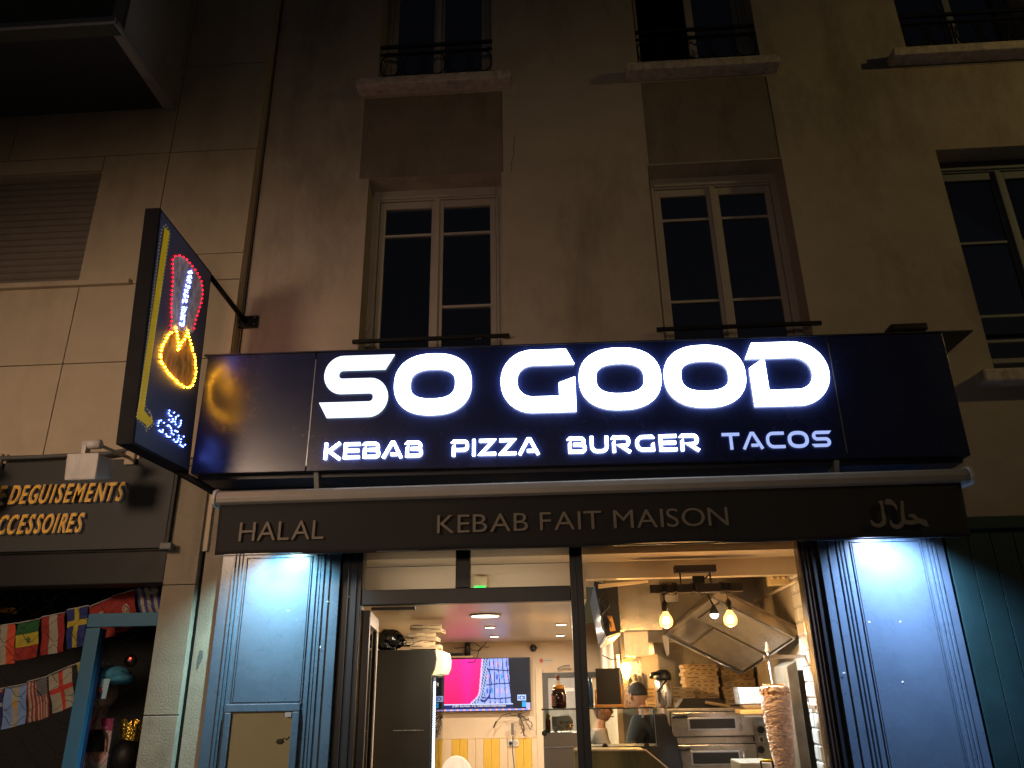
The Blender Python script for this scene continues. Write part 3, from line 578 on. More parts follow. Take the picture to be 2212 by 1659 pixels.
MB().prism([c4(a,b,BX+.0065) for a,b in arr],(-.002,0,0)).build('arrow',M('glowing_yellow_print',(.60,.40,.01),.5,emit=(1,.62,.0),es=.10),bs)  # flat print with a faint glow put into its colour
def dots(name,paths,step,r,mat,x=BX+.008,jit=0,label=None):
    mb=MB()
    for p in paths:
        P=[Vector(q) for q in p]; acc=0
        for a,b in zip(P,P[1:]):
            d=(b-a).length
            while acc<=d:
                q=a+(b-a)*(acc/d) if d else a; q=q+Vector((rnd.uniform(-jit,jit),rnd.uniform(-jit,jit))); w=c4(q.x,q.y,x); mb.octa(w,r); acc+=step
            acc-=d
    return mb.build(name,mat,bs,kind='stuff',label=label)
m_lr=M('red_led',(.3,0,0),.4,emit=(1,.0,.015),es=8); m_ly=M('amber_led',(.3,.2,0),.4,emit=(1,.42,.01),es=150); m_lb=M('blue_white_led',(.2,.2,.3),.4,emit=(.12,.20,1),es=26); m_lo=M('unlit_led_faint_glow',(.5,.5,.42),.3,emit=(1,.9,.6),es=.35)  # the unlit LEDs get a faint glow so they stay visible
redp=[(373,690),(380,640),(378,575),(382,500),(387,430),(388,370),(386,310),(400,288),(430,283),(460,300),(490,335),(520,375),(545,425),(553,480),(545,540),(525,600),(510,650),(500,705)]
flp=[(380,705),(355,730),(335,770),(323,815),(328,860),(345,900),(375,935),(405,960),(430,990),(460,1005),(492,1000),(508,960),(516,910),(510,850),(495,790),(480,745),(470,690)]
# printed picture of the kebab and the fire
def inpoly(x,y,P):
    c=False
    for i in range(len(P)):
        (a,b),(d,e)=P[i-1],P[i]
        if (b>y)!=(e>y) and x<(d-a)*(y-b)/(e-b)+a: c=not c
    return c
mt=MB(); mt.prism([c4(a,b,BX+.0058) for a,b in redp],(-.0015,0,0)).build('meat_print',M('grey_meat_print',(.62,.50,.52),.5,var=.7,scale=26,stretch=(1,1,.4)),bs)  # meat print paled to carry the glow of the LEDs
mt=MB(); mt.prism([c4(a,b,BX+.0064) for a,b in flp],(-.0015,0,0)).build('flame_print',M('flame_print',(.62,.26,.06),.5,var=.8,scale=20,stretch=(1,1,.35)),bs)
dots('red_leds',[redp],24,.0075,m_lr,label='red LED outline of the kebab picture'); dots('amber_leds',[flp],19,.0072,m_ly,jit=3); dots('amber_leds',[[(405,680),(413,720),(420,760),(415,805),(432,765),(452,738),(470,700)]],20,.008,m_ly,jit=2)
mb=MB()
for (a,b_),(c_,d),n in (((486,362),(452,545),7),((452,562),(434,672),4)):
    for i in range(n):
        for q in range(15):
            t=(i+rnd.uniform(.05,.85))/n; mb.octa(c4(a+(c_-a)*t+rnd.uniform(-13,13),b_+(d-b_)*t+rnd.uniform(-2,4),BX+.008),.0046)
mb.build('blue_leds',m_lb,bs,kind='stuff',label='dense column of blue white LED lettering')
arro=[(338,128),(326,150),(203,1100),(188,1168),(243,1222),(240,1245),(285,1205),(262,1125),(262,1148),(244,1112),(232,1090),(374,160),(352,118)]
dots('arrow_leds',[arro[:1]+arro[1:]+[arro[0]]],19,.0036,m_lo,label='pale unlit LEDs, given a faint glow, round the yellow arrow')
Z5=lambda a,b:((500+a*.18083-400)/.7234,(1500+b*.18083-800)/.7234)
LD=[(925,645),(910,705),(935,750),(968,765),(1028,690),(920,845),(1000,830),(1000,880),(970,890),(1060,830),(1048,885),(1060,945),(1072,785),(1120,755),(1180,865),(1172,920),(1162,968),(1125,1000),
(745,860),(705,870),(688,915),(680,972),(708,1080),(745,1105),(775,1110),(785,1065),(810,910),(855,1158),(870,1200),(903,1215),(940,1215),(885,975),(938,992),(962,1028),(972,1080),(972,1138),(1015,1165),(1048,1082),(1105,1105),(1022,1278),(1060,1325),(1090,1325),(1112,1295),(1128,1250),(1130,1190),(1180,1270),(1168,1330),(1162,1385),(1192,1410),(1225,1430),(1238,1210),(1268,1388),(908,968),(1080,1095)]
mb=MB()
for a,b in LD: mb.octa(c4(*Z5(a,b),BX+.008),.0058)
mb.build('name_leds',m_lb,bs,kind='stuff',label='blue white LEDs spelling SO GOOD')
# arms
p0=c4(598,385,BX-.05); MB().tube([(p0[0],p0[1]-.02,p0[2]-.03),(-2.66,-.03,4.705)],.022,8).build('upper_arm',m_iron,bs,smooth=True)
box('wall_plate',m_iron,bs,-2.738,-2.556,-.045,-.012,4.657,4.767,bevel=.004)
for x in (-2.715,-2.58):
    for z in (4.68,4.745): MB().tube([(x,-.045,z),(x,-.053,z)],.008,6).build('bolt',m_edge,bs)
MB().tube([(BX-.05,-.56,3.21),(-2.60,-.28,3.10),(-2.50,-.04,3.02)],.028,8).build('lower_arm',m_iron,bs,smooth=True)
mb=MB().tube([(BX-.02,-.49,3.27),(BX+.03,-.44,3.30),(BX+.06,-.40,3.27),(BX+.10,-.36,3.30)],.004,5); mb.build('wire',m_iron,bs)
# ---------------------------------------------------------------- shopfront joinery
sf=thing('snack_bar_shopfront','blue black gloss wooden shopfront with glazed door and fixed window','shopfront',(.1,0,0))
def pilaster(x0,x1,px0,px1,flip,zlow):
    """flat strip, flutes, recessed panel between px0..px1, flutes, strip"""
    p=sub('pilaster',sf); box('backing',m_wood,p,x0,x1,-.085,-.004,0,2.98,bevel=.003)
    def flutes(c,n,w,nm='fluted_moulding'):
        for i in range(n):
            xx=c+i*w; MB().prism([(xx,-.086,0),(xx+w*.22,-.097,0),(xx+w*.66,-.097,0),(xx+w*.88,-.086,0)],(0,0,2.95)).build(nm,m_wood,p)
    flutes(px0-.105,3,.028); flutes(px1+.022,3,.028)
    pn=.02
    for a,b,c,d in ((px0,px0+.008,zlow,2.64),(px1-.008,px1,zlow,2.64),(px0+.009,px1-.009,2.632,2.64)): box('bead',m_wood,p,a,b,-.097,-.086,c,d,bevel=.002)
    box('panel',m_wood,p,px0+.014,px1-.014,-.094,-.086,zlow,2.626,bevel=.002)
    return p
pl=pilaster(-2.587,-1.655,-2.395,-1.875,0,1.60); pr_=pilaster(1.955,2.862,2.185,2.700,1,0.0)
for x in (-1.80,-1.745): box('edge_bead',m_wood,pl,x,x+.012,-.096,-.086,0,2.95,bevel=.002)
for x in (2.02,): box('edge_bead',m_wood,pr_,x,x+.012,-.096,-.086,0,2.95,bevel=.002)
nt=sub('notice_box',pl)
for a,b,c,d in ((-2.42,-1.875,1.535,1.59),(-2.42,-2.375,.6,1.534),(-1.925,-1.875,.6,1.534)): box('frame',m_wood,nt,a,b,-.125,-.086,c,d,bevel=.006)
box('back_board',M('street_reflection_card',(.50,.46,.30),.75,var=.06,scale=4),nt,-2.374,-1.926,-.098,-.087,.6,1.534); box('glazing',m_glass,nt,-2.374,-1.926,-.118,-.115,.6,1.534); box('hinge',m_edge,nt,-1.975,-1.93,-.128,-.119,1.50,1.53)  # card tone stands in for the street reflected in the glazing
mb=MB().tube([(-2.0,-.10,1.345),(-1.98,-.10,1.36),(-1.955,-.10,1.352),(-1.94,-.10,1.37)],.004,5); mb.ball((-2.005,-.104,1.34),.022,10,5,(1.3,.5,.8)); mb.build('lock',M('dull_lock',(.08,.08,.06),.4,.5),nt)
box('cornice_board',m_wood,sf,-2.58,2.86,-.084,-.006,2.985,3.18)
# paint chips and scratches
mb=MB()
for (a,b) in ((1150-10,1205),(1100,1245)): pass
for px,py,w,h in ((620,1320,5,1.5),(1875,1345,5,3),(1943,1344,4,2.5),(1948,1475,4,4),(705,1300,5,2),(690,1400,3,5),(752,1290,3,1.5),(1820,1455,6,3),(640,1340,3,1.5)):
    q=at(px,py,-.0965); s=.0036; mb.add([(q[0],q[1],q[2]),(q[0]+w*s,q[1],q[2]+.002),(q[0]+w*s*.8,q[1],q[2]+h*s),(q[0]+.002,q[1],q[2]+h*s*.7)],[(0,1,2,3)])
mb.build('paint_chip',M('bare_paint_chip',(.55,.55,.5),.7),sf)
def spot(x,y,z,watt,col,label):
    t=thing('pilaster_spotlight',label,'spotlight',(x,y,z),'LED spotlights hidden behind the awning valance')
    MB().lathe([(.035,.02),(.05,.04),(.05,.10),(.02,.12)],(x,y,z),16).build('housing',m_iron,t,smooth=True)
    MB().lathe([(.034,.0),(.034,.018)],(x,y,z),16).build('lens',M('led_lens',(.8,.8,.8),.3,emit=col,es=12),t)
    MB().tube([(x,y,z+.11),(x,-.09,z+.13)],.01,6).build('bracket',m_iron,t)
    l=bpy.data.lights.new('led_spot','SPOT'); l.energy=watt; l.color=col; l.spot_size=math.radians(122); l.spot_blend=.9; l.shadow_soft_size=.03
    o=bpy.data.objects.new('led_spot',l); COL.objects.link(o); o.parent=t; o.location=(0,0,-.01); o.rotation_euler=(math.radians(24),0,0)
spot(-2.08,-.40,2.74,320,(.46,.86,.96),'hidden LED spotlight washing the left pilaster with cyan white light'); spot(2.44,-.46,2.76,500,(.52,.68,1),'hidden LED spotlight washing the right pilaster with blue white light')
# aluminium frames
al=sub('window_frame',sf)
for a,b,c,d,y0,y1,mm in ((-1.652,-1.495,0,2.95,-.04,.08,m_woodd),(.098,.195,0,2.95,-.03,.07,m_woodd),(-1.494,.097,2.268,2.378,-.03,.07,m_woodd),(-.775,-.665,2.379,2.95,-.03,.07,m_woodd),(1.822,1.90,0,2.95,-.03,.09,m_brownf),(1.902,1.954,0,2.95,-.06,.06,m_woodd),(-1.494,1.82,2.80,2.95,-.02,.06,m_woodd)):
    box('bar',mm,al,a,b,y0,y1,c,d,bevel=.005)
for x in (-1.60,-1.54,.135,1.845,1.875): box('frame_bead',m_woodd if x<1 else m_brownf,al,x,x+.01,-.052 if x<0 else -.042,-.031,0,2.9,bevel=.002)
for a,b,c,d in ((-1.494,-.776,2.379,2.80),(-.664,.097,2.379,2.80),(.196,1.821,.3,2.80)): box('fixed_pane',m_glass,sf,a,b,.018,.024,c,d)
# ================================================================ inside the snack bar
m_ceil=M('cream_gloss_ceiling',(.52,.44,.34),.30,var=.04,scale=2,spec=.6)
m_wallc=M('cream_wall',(.60,.47,.34),.8,var=.05,scale=3,dirt='#8a6a48',dscale=2,damt=.2)
m_fceil=M('beige_front_ceiling',(.42,.35,.27),.8,var=.05)
m_cork=M('rough_mottled_wall',(.38,.30,.17),.9,var=.5,scale=30,bump=.6,bscale=60)
m_floor=M('dark_tile_floor',(.12,.11,.10),.35)
m_grey=M('grey_lit_wall',(.40,.36,.30),.75,var=.1,scale=2,dirt='#6a5f50',dscale=3,damt=.4)
m_steel=M('brushed_steel',(.62,.58,.52),.24,.95,var=.12,scale=9,stretch=(1,1,14),bump=.04,bscale=60,dirt='#5b4c36',dscale=3,damt=.35)
m_steel2=M('steel_matt',(.46,.42,.36),.34,.85,var=.2,scale=5,dirt='#4a3c28',dscale=4,damt=.5)
m_black=M('black_plastic',(.014,.013,.013),.35); m_blackm=M('matt_black_steel',(.022,.021,.019),.55,var=.2,scale=3)
m_tile=M('white_metro_tile',(.60,.60,.59),.12,var=.04,scale=8,spec=.6); m_tileg=M('grey_kitchen_tile',(.30,.28,.24),.25,var=.12,scale=7,dirt='#4a4030',dscale=4,damt=.3)
m_grout=M('grout',(.30,.29,.26),.9)
m_kraft=M('kraft_board',(.38,.28,.16),.8,var=.08,scale=20); m_kraftd=M('brown_print',(.16,.09,.05),.8); m_kraftk=M('dark_print_bar',(.06,.05,.04),.8)
m_ywood=M('yellow_plank',(.62,.38,.05),.45,var=.07,scale=4,stretch=(6,6,1)); m_cwood=M('cream_plank',(.62,.47,.31),.5,var=.05,scale=4,stretch=(6,6,1))
m_owood=M('orange_wood',(.55,.26,.06),.4,var=.15,scale=12); m_cwd=M('counter_wood',(.30,.22,.07),.5,var=.2,scale=10,stretch=(6,1,1))
m_skin=M('warm_skin',(.42,.24,.15),.5,var=.08,scale=12); m_hair=M('short_black_hair',(.012,.009,.008),.7,var=.3,scale=60,bump=.6,bscale=200)
m_shirtk=M('black_work_shirt',(.013,.014,.020),.8,var=.3,scale=10,bump=.4,bscale=30)
RY=.70
# shell
struct('customer_floor',MB().box(-2.1,2.4,.02,6.65,-.1,-.004),m_floor)
struct('back_wall',MB().box(-2.1,.66,6.60,6.7,0,2.6),m_wallc)
struct('left_wall',MB().box(-2.2,-2.1,.30,6.6,0,2.9),m_cork)
struct('low_ceiling',MB().box(-2.1,.24,RY+.02,6.6,2.35,2.40),m_ceil)
struct('front_ceiling',MB().box(-2.1,2.35,.31,RY-.001,2.66,2.72),m_fceil)
struct('door_bulkhead',MB().box(-2.1,.239,RY,RY+.018,2.352,2.655),m_ceil)
struct('kitchen_beam',MB().box(.241,2.35,RY,RY+.12,2.515,2.655),m_ceil)
struct('kitchen_ceiling',MB().box(.242,2.35,RY+.121,3.3,2.76,2.8),m_ceil)
struct('kitchen_upper_wall',MB().box(.9,2.4,2.30,2.40,2.085,2.758),m_grey)
struct('kitchen_side_wall',MB().box(2.06,2.12,.305,3.3,0,2.85),m_grey)
struct('kitchen_partition',MB().box(.60,.66,3.2,6.59,0,2.75),m_wallc)
# tiled kitchen back wall: tiles are parts
kw=thing('kitchen_tiled_wall','dim grey tiled wall behind the pizza ovens and pizza boxes','wall',(1.4,3.2,0))
box('backing',m_grout,kw,.662,2.05,3.2,3.26,0,2.75)
r0=None
for rr in range(11):
    z=1.05+rr*.10; x=.664-(.10 if rr%2 else 0)
    while x<2.04:
        a=max(x,.664); b=min(x+.196,2.045)
        if b-a>.03:
            o=bpy.data.objects.new('tile',(MB().box(a,b,3.190,3.199,z,z+.096).build('tile',m_tileg,kw)).data) if False else box('tile',m_tileg,kw,a,b,3.190,3.1995,z,z+.096)
        x+=.20
# right-hand metro tile return
tw=thing('metro_tile_wall','white bevelled metro tiles beside the shop window with a mosaic band','wall',(2.0,.5,0))
TX=2.0; TY0,TY1=.10,.93
box('backing',m_grout,tw,TX+.012,TX+.055,TY0,TY1,0,2.70)
def bevtile(y0,y1,z0,z1,mat,d=.011,name='tile',bv=.014):
    MB().add([(TX+.0115,y0,z0),(TX+.0115,y1,z0),(TX+.0115,y1,z1),(TX+.0115,y0,z1),(TX,y0+bv,z0+bv),(TX,y1-bv,z0+bv),(TX,y1-bv,z1-bv),(TX,y0+bv,z1-bv)],[(4,5,6,7),(0,1,5,4),(1,2,6,5),(2,3,7,6),(3,0,4,7)]).build(name,mat,tw)
z=.62; rr=0
zs=[]
while z<2.62:
    if abs(z-1.42)<.06 and not any(q=='m' for q in zs):
        zs.append('m'); mz=z
        cols=[M('mosaic_%s'%n,c,.15,var=.1) for n,c in (('cream',(.6,.52,.38)),('brown',(.12,.07,.04)),('white',(.7,.68,.62)),('taupe',(.3,.24,.17)))]
        for i in range(4):
            y=TY0
            while y<TY1-.01:
                wv=rnd.choice((.022,.036,.05)); y2=min(y+wv,TY1); bevtile(y,y2-.002,z+i*.026,z+i*.026+.024,rnd.choice(cols),name='mosaic_tile',bv=.001); y=y2
        z+=.106; continue
    h=.118; y=TY0-(.12 if rr%2 else 0.0)
    while y<TY1:
        a=max(y,TY0); b=min(y+.236,TY1)
        if b-a>.04: bevtile(a,b-.003,z,z+h-.003,m_tile)
        y+=.24
    z+=h; rr+=1
# conduit + junction box at the top right
o=MB().tube([(1.975,.60,2.45),(1.96,1.2,2.44),(1.95,2.0,2.43)],.014,8).build('trunking_pipe',m_ceil,None,smooth=True); solo(o,'cream conduit running back above the white tiles','conduit')
q=at(1680,1252,.95); mb=MB().box(q[0]-.085,q[0]+.085,.90,1.0,q[2]-.05,q[2]+.05)
t=thing('junction_box','cream plastic junction box with knocked-out glands high in the right corner','junction box',(q[0],.95,q[2]-.05)); mb.build('case',M('cream_plastic',(.55,.42,.22),.5),t,bevel=.008)
for i in range(3): MB().tube([(q[0]-.055+i*.05,.905,q[2]+.01),(q[0]-.055+i*.05,.885,q[2]+.012)],.018,10).build('gland',M('gland%d'%i,(.5,.38,.2),.5),t,smooth=True)
# ------------------------------------------------ ceiling downlights
def downlight(px,py,r,watt,label,zc=2.35):
    d=(px-1106)*R2-(py-829.5)*U2+FPX*FW; tt=(zc-CAM.z)/d.z; p=CAM+d*tt
    t=thing('ceiling_downlight',label,'ceiling light',(p.x,p.y,zc-.012),'round downlights in the cream ceiling')
    MB().lathe([(r*1.2,-.004),(r*1.22,.0),(r*1.15,.01)],(p.x,p.y,zc-.011),24).build('rim',m_white,t,smooth=True)
    MB().lathe([(r,-.0065),(r,-.0045)],(p.x,p.y,zc-.011),24).build('diffuser',M('downlight_diffuser',(.9,.85,.7),.4,emit=(1,.83,.55),es=9),t)
    l=bpy.data.lights.new('downlight','AREA'); l.shape='DISK'; l.size=r*2; l.energy=watt; l.color=(1,.84,.63); o=bpy.data.objects.new('downlight',l); COL.objects.link(o); o.parent=t; o.location=(0,0,-.02)
downlight(1048,1328,.135,75,'large round flush ceiling light nearest the shop door')
downlight(1058,1353,.055,42,'small downlight just behind the large round one'); downlight(1068,1373,.055,42,'small downlight farthest back on the left row')
downlight(1212,1347,.055,42,'small downlight near the dark post, front one of the right pair'); downlight(1210,1371,.055,42,'small downlight near the dark post, rear one of the right pair')
# ------------------------------------------------ wainscot planks
wp=thing('plank_wainscot','low wainscot of yellow and cream vertical planks under the television','panelling',(-1.1,6.58,0))
pat='YYCCYYCCYYCCYYCC'; x=at(976,1620,6.58)[0]; wd=.119; x-=wd*6; i=0; pat='CCYYCCYYCCYYCCYY'
while x<-.36: box('plank',m_ywood if pat[i%16]=='Y' else m_cwood,wp,x+.0015,min(x+wd,-.36)-.0015,6.575,6.597,0,.985,bevel=.003); x+=wd; i+=1
box('cap_rail',m_cwood,wp,-2.09,-.36,6.57,6.598,.987,1.0)
# ------------------------------------------------ television
tv=thing('television','large wall television showing a magenta shape and blue net beside a black column','television',(-1.12,6.5,1.38))
TVY=6.47; a=at(1144.5,1421,TVY); b=at(1147,1534,TVY); X1=b[0]-.008; X0=X1-1.30; Z0,Z1=b[2]+.004,a[2]
box('case',m_black,tv,X0-.012,X1+.012,TVY+.003,TVY+.05,Z0-.012,Z1+.012,bevel=.004)
HL=(.235,.50,.775)
def net(u,v):
    for k in range(6):
        if abs(u-(.475+.057*k+.035*(.5-v)*(k*.4-.3)+.004*math.sin(v*9+k)))<.0042: return True
    return any(abs(v-(h+.012*math.sin(u*14+h*9)))<.011 for h in HL)
def tvc(u,v):
    if v<.035: return (.25,.3,.9) if int(u*40)%3 else (.9,.4,.3)
    if v<.115 and u<.80: return (.015,.02,.10)
    if v<.13 and u<.80: return (.5,.6,1)
    e=.395+.05*max(0,(v-.15))-.09*math.exp(-((v-.12)/.12)**2)
    if u<e: return (.80,.008+.02*v,.09+.16*v+.10*math.exp(-((u-.27)/.07)**2))
    if u<e+.02: return (.75,.45,.8)
    if u<.775-.05*(v-.2)*.6:
        if u<e+.075: return (.06,.07,.14) if (math.sin(u*190+v*35)*math.cos(v*60))>.1 else (.35,.45,.75)
        r=math.hypot((u-.52)/.10,((v%.33)-.16)/.2)
        if abs(math.hypot((u-.46)/.09,(v-.52)/.34)-1)<.06: return (.02,.03,.12)
        if net(u,v): return (.02,.03,.14)
        kk=int((u-.475)/.057); uu=(u-.475)/.057-kk-.5
        for n_,h in enumerate((.11,.37,.64,.89)):
            if kk>=0 and math.hypot(uu/.22,(v-h-.01*math.sin(kk*3))/.055)<1: return rcol[(kk*2+n_)%5]
        if kk>=0 and (int(u*55+v*3)%5==0): return (.26,.33,.80)
        return (.30,.38,.92)
    if .855<u<.955 and .175<v<.29:
        return (.05,.05,.25) if (abs(u-.87-.0)<.006 or abs(u-.935)<.006 or abs(math.hypot((u-.903)/.02,(v-.232)/.035)-1)<.3) and .195<v<.27 else (.45,.62,1)
    if .905<u<.955 and .06<v<.165: return (.03,.35,.85)
    if u>.955 and v<.14: return (.45,.4,.7)
    return (.012,.014,.022)
rcol=[(.55,.35,.65),(.08,.12,.6),(.6,.35,.5),(.05,.3,.8),(.5,.42,.75)]
tvm=vcol('tv_screen',.2,emit=1.45); tvm.node_tree.nodes['Principled BSDF'].inputs['Specular IOR Level'].default_value=.03
grid('screen',tvm,tv,lambda u,v:(X0+u*(X1-X0),TVY,Z0+v*(Z1-Z0)),tvc,190,100)
m_tick=M('ticker_text',(.6,.6,.7),.5,emit=(.6,.65,.9),es=.9)
cu=bpy.data.curves.new('ticker','FONT'); cu.body="JO 2024 - Boxe hommes - 57 kg : l'Ouzbek Khalokov champion olympique"; cu.size=.032; to=bpy.data.objects.new('ticker',cu); COL.objects.link(to); dg=bpy.context.evaluated_depsgraph_get(); me=bpy.data.meshes.new_from_object(to.evaluated_get(dg)); bpy.data.objects.remove(to)
wl=wloc(tv); mx=max(v.co.x for v in me.vertices); kx=.80/mx
for v in me.vertices: v.co=(X0+.13+v.co.x*kx-wl.x,TVY-.002-wl.y,Z0+.055+v.co.y*1.15-wl.z)
me.materials.clear(); me.materials.append(m_tick); o=bpy.data.objects.new('ticker_text',me); COL.objects.link(o); o.parent=tv
# things on and round the television
t=thing('tv_box_shelf','small shelf above the television with a black cylinder speaker and loose cables','shelf',(-1.2,6.5,Z1+.02))
q=at(1010,1420,6.5); box('shelf_board',m_cwood,t,q[0]-.35,q[0]+.10,6.40,6.597,Z1+.02,Z1+.045); MB().lathe([(.045,0),(.045,.21),(.03,.22)],(q[0],6.5,Z1+.046),16).build('speaker',m_black,t,smooth=True); box('router',m_black,t,q[0]-.30,q[0]-.08,6.45,6.56,Z1+.046,Z1+.09,bevel=.005)
def cables(pt,n,spread,name='cable',seed=1,r=.0055,length=9,step=.05,grav=-.3,parent=None,y=6.45):
    rr=random.Random(seed); mb=MB()
    for k in range(n):
        x,z=pt[0]+rr.uniform(-spread,spread)*.3,pt[1]; a=rr.uniform(0,2*PI); P=[(x,y,z)]
        for i in range(length):
            a+=rr.uniform(-1.1,1.1); x+=step*math.cos(a)*.8; z+=step*math.sin(a)*.6+grav*step; z=max(z,pt[1]-spread*2 if grav<0 else pt[1]); P.append((x,y+rr.uniform(-.02,.02),z))
        mb.tube(P,r,5)
    return mb.build(name,m_black,parent)
cables((q[0]+.12,Z1+.12),5,.25,parent=t,seed=4,grav=-.05,length=8)
q=at(1118,1545,6.45)
t=thing('cable_tangle','tangle of black cables and a power strip hanging under the television','cables',(q[0],6.45,q[2]))
cables((q[0],q[2]),9,.14,parent=t,seed=9,grav=-.35,length=8,step=.04); p=at(1107,1578,6.45); box('power_strip',M('grey_power_strip',(.10,.09,.085),.6),t,p[0]-.02,p[0]+.02,6.43,6.47,p[2]-.06,p[2]+.10,bevel=.004)
pp=at(1108,1590,6.45); MB().tube([pp,(pp[0]-.01,6.44,pp[2]-.2),(pp[0]+.015,6.45,pp[2]-.45),(pp[0],6.45,.2)],.006,5).build('power_cord',m_black,t)
pp=at(1075,1555,6.45); MB().tube([at(1105,1540,6.45),at(1085,1545,6.45),at(1072,1560,6.45)],.006,5).build('plug_lead',m_black,t); MB().tube([at(1072,1558,6.45),at(1066,1572,6.45)],.012,6).build('plug',m_black,t)
q=at(1109,1605,6.57); t=thing('wall_socket','double white wall socket on the wainscot with black plug','socket',(q[0],6.57,q[2])); box('plate',m_white,t,q[0]-.08,q[0]+.08,6.555,6.574,q[2]-.045,q[2]+.045,bevel=.006); MB().tube([(q[0]-.04,6.552,q[2]),(q[0]-.04,6.52,q[2])],.025,12).build('plug',m_black,t); MB().tube([(q[0]+.04,6.554,q[2]),(q[0]+.04,6.549,q[2])],.028,16).build('outlet_ring',M('socket_inner',(.35,.33,.28),.5),t)
q=at(1152,1400,6.5); t=thing('dome_camera','black domed security camera with white base on the back wall','camera',(q[0],6.5,q[2])); MB().ball(q,.055,16,10).build('dome',m_black,t,smooth=True); MB().lathe([(.07,-.015),(.07,.015)],(q[0],6.56,q[2]),18).build('base',m_white,t,smooth=True)
t.rotation_euler=(0,0,0)
q=at(1180,1427,6.59); o=grid('wall_notice',m_print,None,lambda u,v:(q[0]-.10+u*.20,6.594,q[2]-.028+v*.056),lambda u,v:lin('#b0402c') if u<.22 else lin('#b8b4a8') if abs(v-.5)>.15 or int(u*40)%3==0 else lin('#777068'),30,8); solo(o,'small white notice with red square on the back wall','notice')
# back door
a=at(1168,1449,6.55); t=thing('back_door','grey back door in a dark frame with a metal closer arm','door',(a[0]+.3,6.56,0))
box('frame',M('dark_door_frame',(.05,.045,.04),.5),t,a[0]+.02,a[0]+.10,6.54,6.598,0,a[2]-.03); box('top_frame',m_black,t,a[0]+.101,a[0]+1.05,6.54,6.598,a[2]-.10,a[2]-.03); box('leaf',M('grey_door_leaf',(.30,.29,.29),.5),t,a[0]+.102,a[0]+.70,6.56,6.597,0,a[2]-.102); box('casing',m_wallc,t,a[0]-.08,a[0]+.019,6.55,6.598,0,a[2]+.03)
p=at(1205,1445,6.5); MB().tube([p,at(1220,1438,6.45),at(1230,1438,6.4)],.014,6).build('closer_arm',m_edge,t); box('door_sign',m_white,t,a[0]+.34,a[0]+.50,6.553,6.559,a[2]-.30,a[2]-.25)
# white chair back
q=at(985,1650,4.2); t=thing('white_chair','white moulded chair back beside the fridge','chair',(q[0],4.2,0)); MB().prism([(q[0]+.22*math.cos(k*PI/12),4.2,.62+.31*math.sin(k*PI/12)) for k in range(13)],(0,.03,0)).build('backrest',m_white,t,bevel=.008); box('seat',m_white,t,q[0]-.22,q[0]+.22,3.8,4.2,.43,.46,bevel=.01)
for sx in (-1,1):
    for yy in (3.83,4.18): MB().tube([(q[0]+sx*.19,yy,0),(q[0]+sx*.17,yy,.43)],.013,6).build('leg',m_edge,t)
# ------------------------------------------------ fridge
fz=2.045; FX0,FX1=-1.88,-1.262; FY0,FY1=2.0,2.62
fg=thing('drinks_fridge','tall matt black drinks fridge seen from its scratched side with lit header','fridge',(-1.55,2.3,0))
MB().prism([(FX0,FY0,0),(FX1,FY0,0),(FX1,FY0,1.80),(FX1+.03,FY0,1.86),(FX1+.045,FY0,1.95),(FX1+.03,FY0,fz-.01),(FX0,FY0,fz)],(0,FY1-FY0,0)).build('body',m_blackm,fg,bevel=.006)
mb=MB(); pr=[(FX1+.002,1.80),(FX1+.085,1.815),(FX1+.11,1.87),(FX1+.115,1.95),(FX1+.095,2.02),(FX1+.034,2.045)]
mb.prism([(x,FY0+.03,z) for x,z in pr],(0,FY1-FY0-.06,0)).build('lit_header',M('lit_fridge_header',(.6,.55,.35),.4,emit=(.85,.80,.42),es=.38),fg)
box('door_frame',m_black,fg,FX1+.002,FX1+.014,FY0+.01,FY0+.05,.1,1.79); box('door_frame',m_black,fg,FX1+.002,FX1+.03,FY1-.04,FY1,.1,1.79)
box('door_glass',m_glassc,fg,FX1+.034,FX1+.038,FY0+.052,FY1-.052,.12,1.78)
m_strip=M('fridge_led_strip',(.7,.8,.9),.3,emit=(.70,.86,1),es=4)
mb=MB()
for k in range(74): mb.box(FX1+.012,FX1+.030,FY0+.06,FY0+.125,.12+k*.022,.134+k*.022); mb.box(FX1+.012,FX1+.022,FY1-.10,FY1-.06,.12+k*.022,.134+k*.022)
mb.build('led_strip',m_strip,fg,kind='stuff'); box('inner_liner',M('glowing_cool_liner',(.25,.30,.38),.4,emit=(.4,.55,.9),es=.25),fg,FX1+.003,FX1+.008,FY0+.12,FY1-.105,.12,1.78)  # liner is no lamp but has its own faint bluish glow
box('lock',m_edge,fg,FX1+.052,FX1+.06,FY0+.02,FY0+.05,1.70,1.73)
q=at(885,1578,FY0-.003); mb=MB(); 
for k in range(26):
    x=q[0]-.16+k*.0115+rnd.uniform(-.002,.002); mb.box(x,x+rnd.uniform(.004,.011),FY0-.0025,FY0-.0015,q[2]+rnd.uniform(-.002,.001),q[2]+rnd.uniform(.003,.006))
mb.build('scratch',M('white_scratch',(.6,.6,.55),.6),fg)
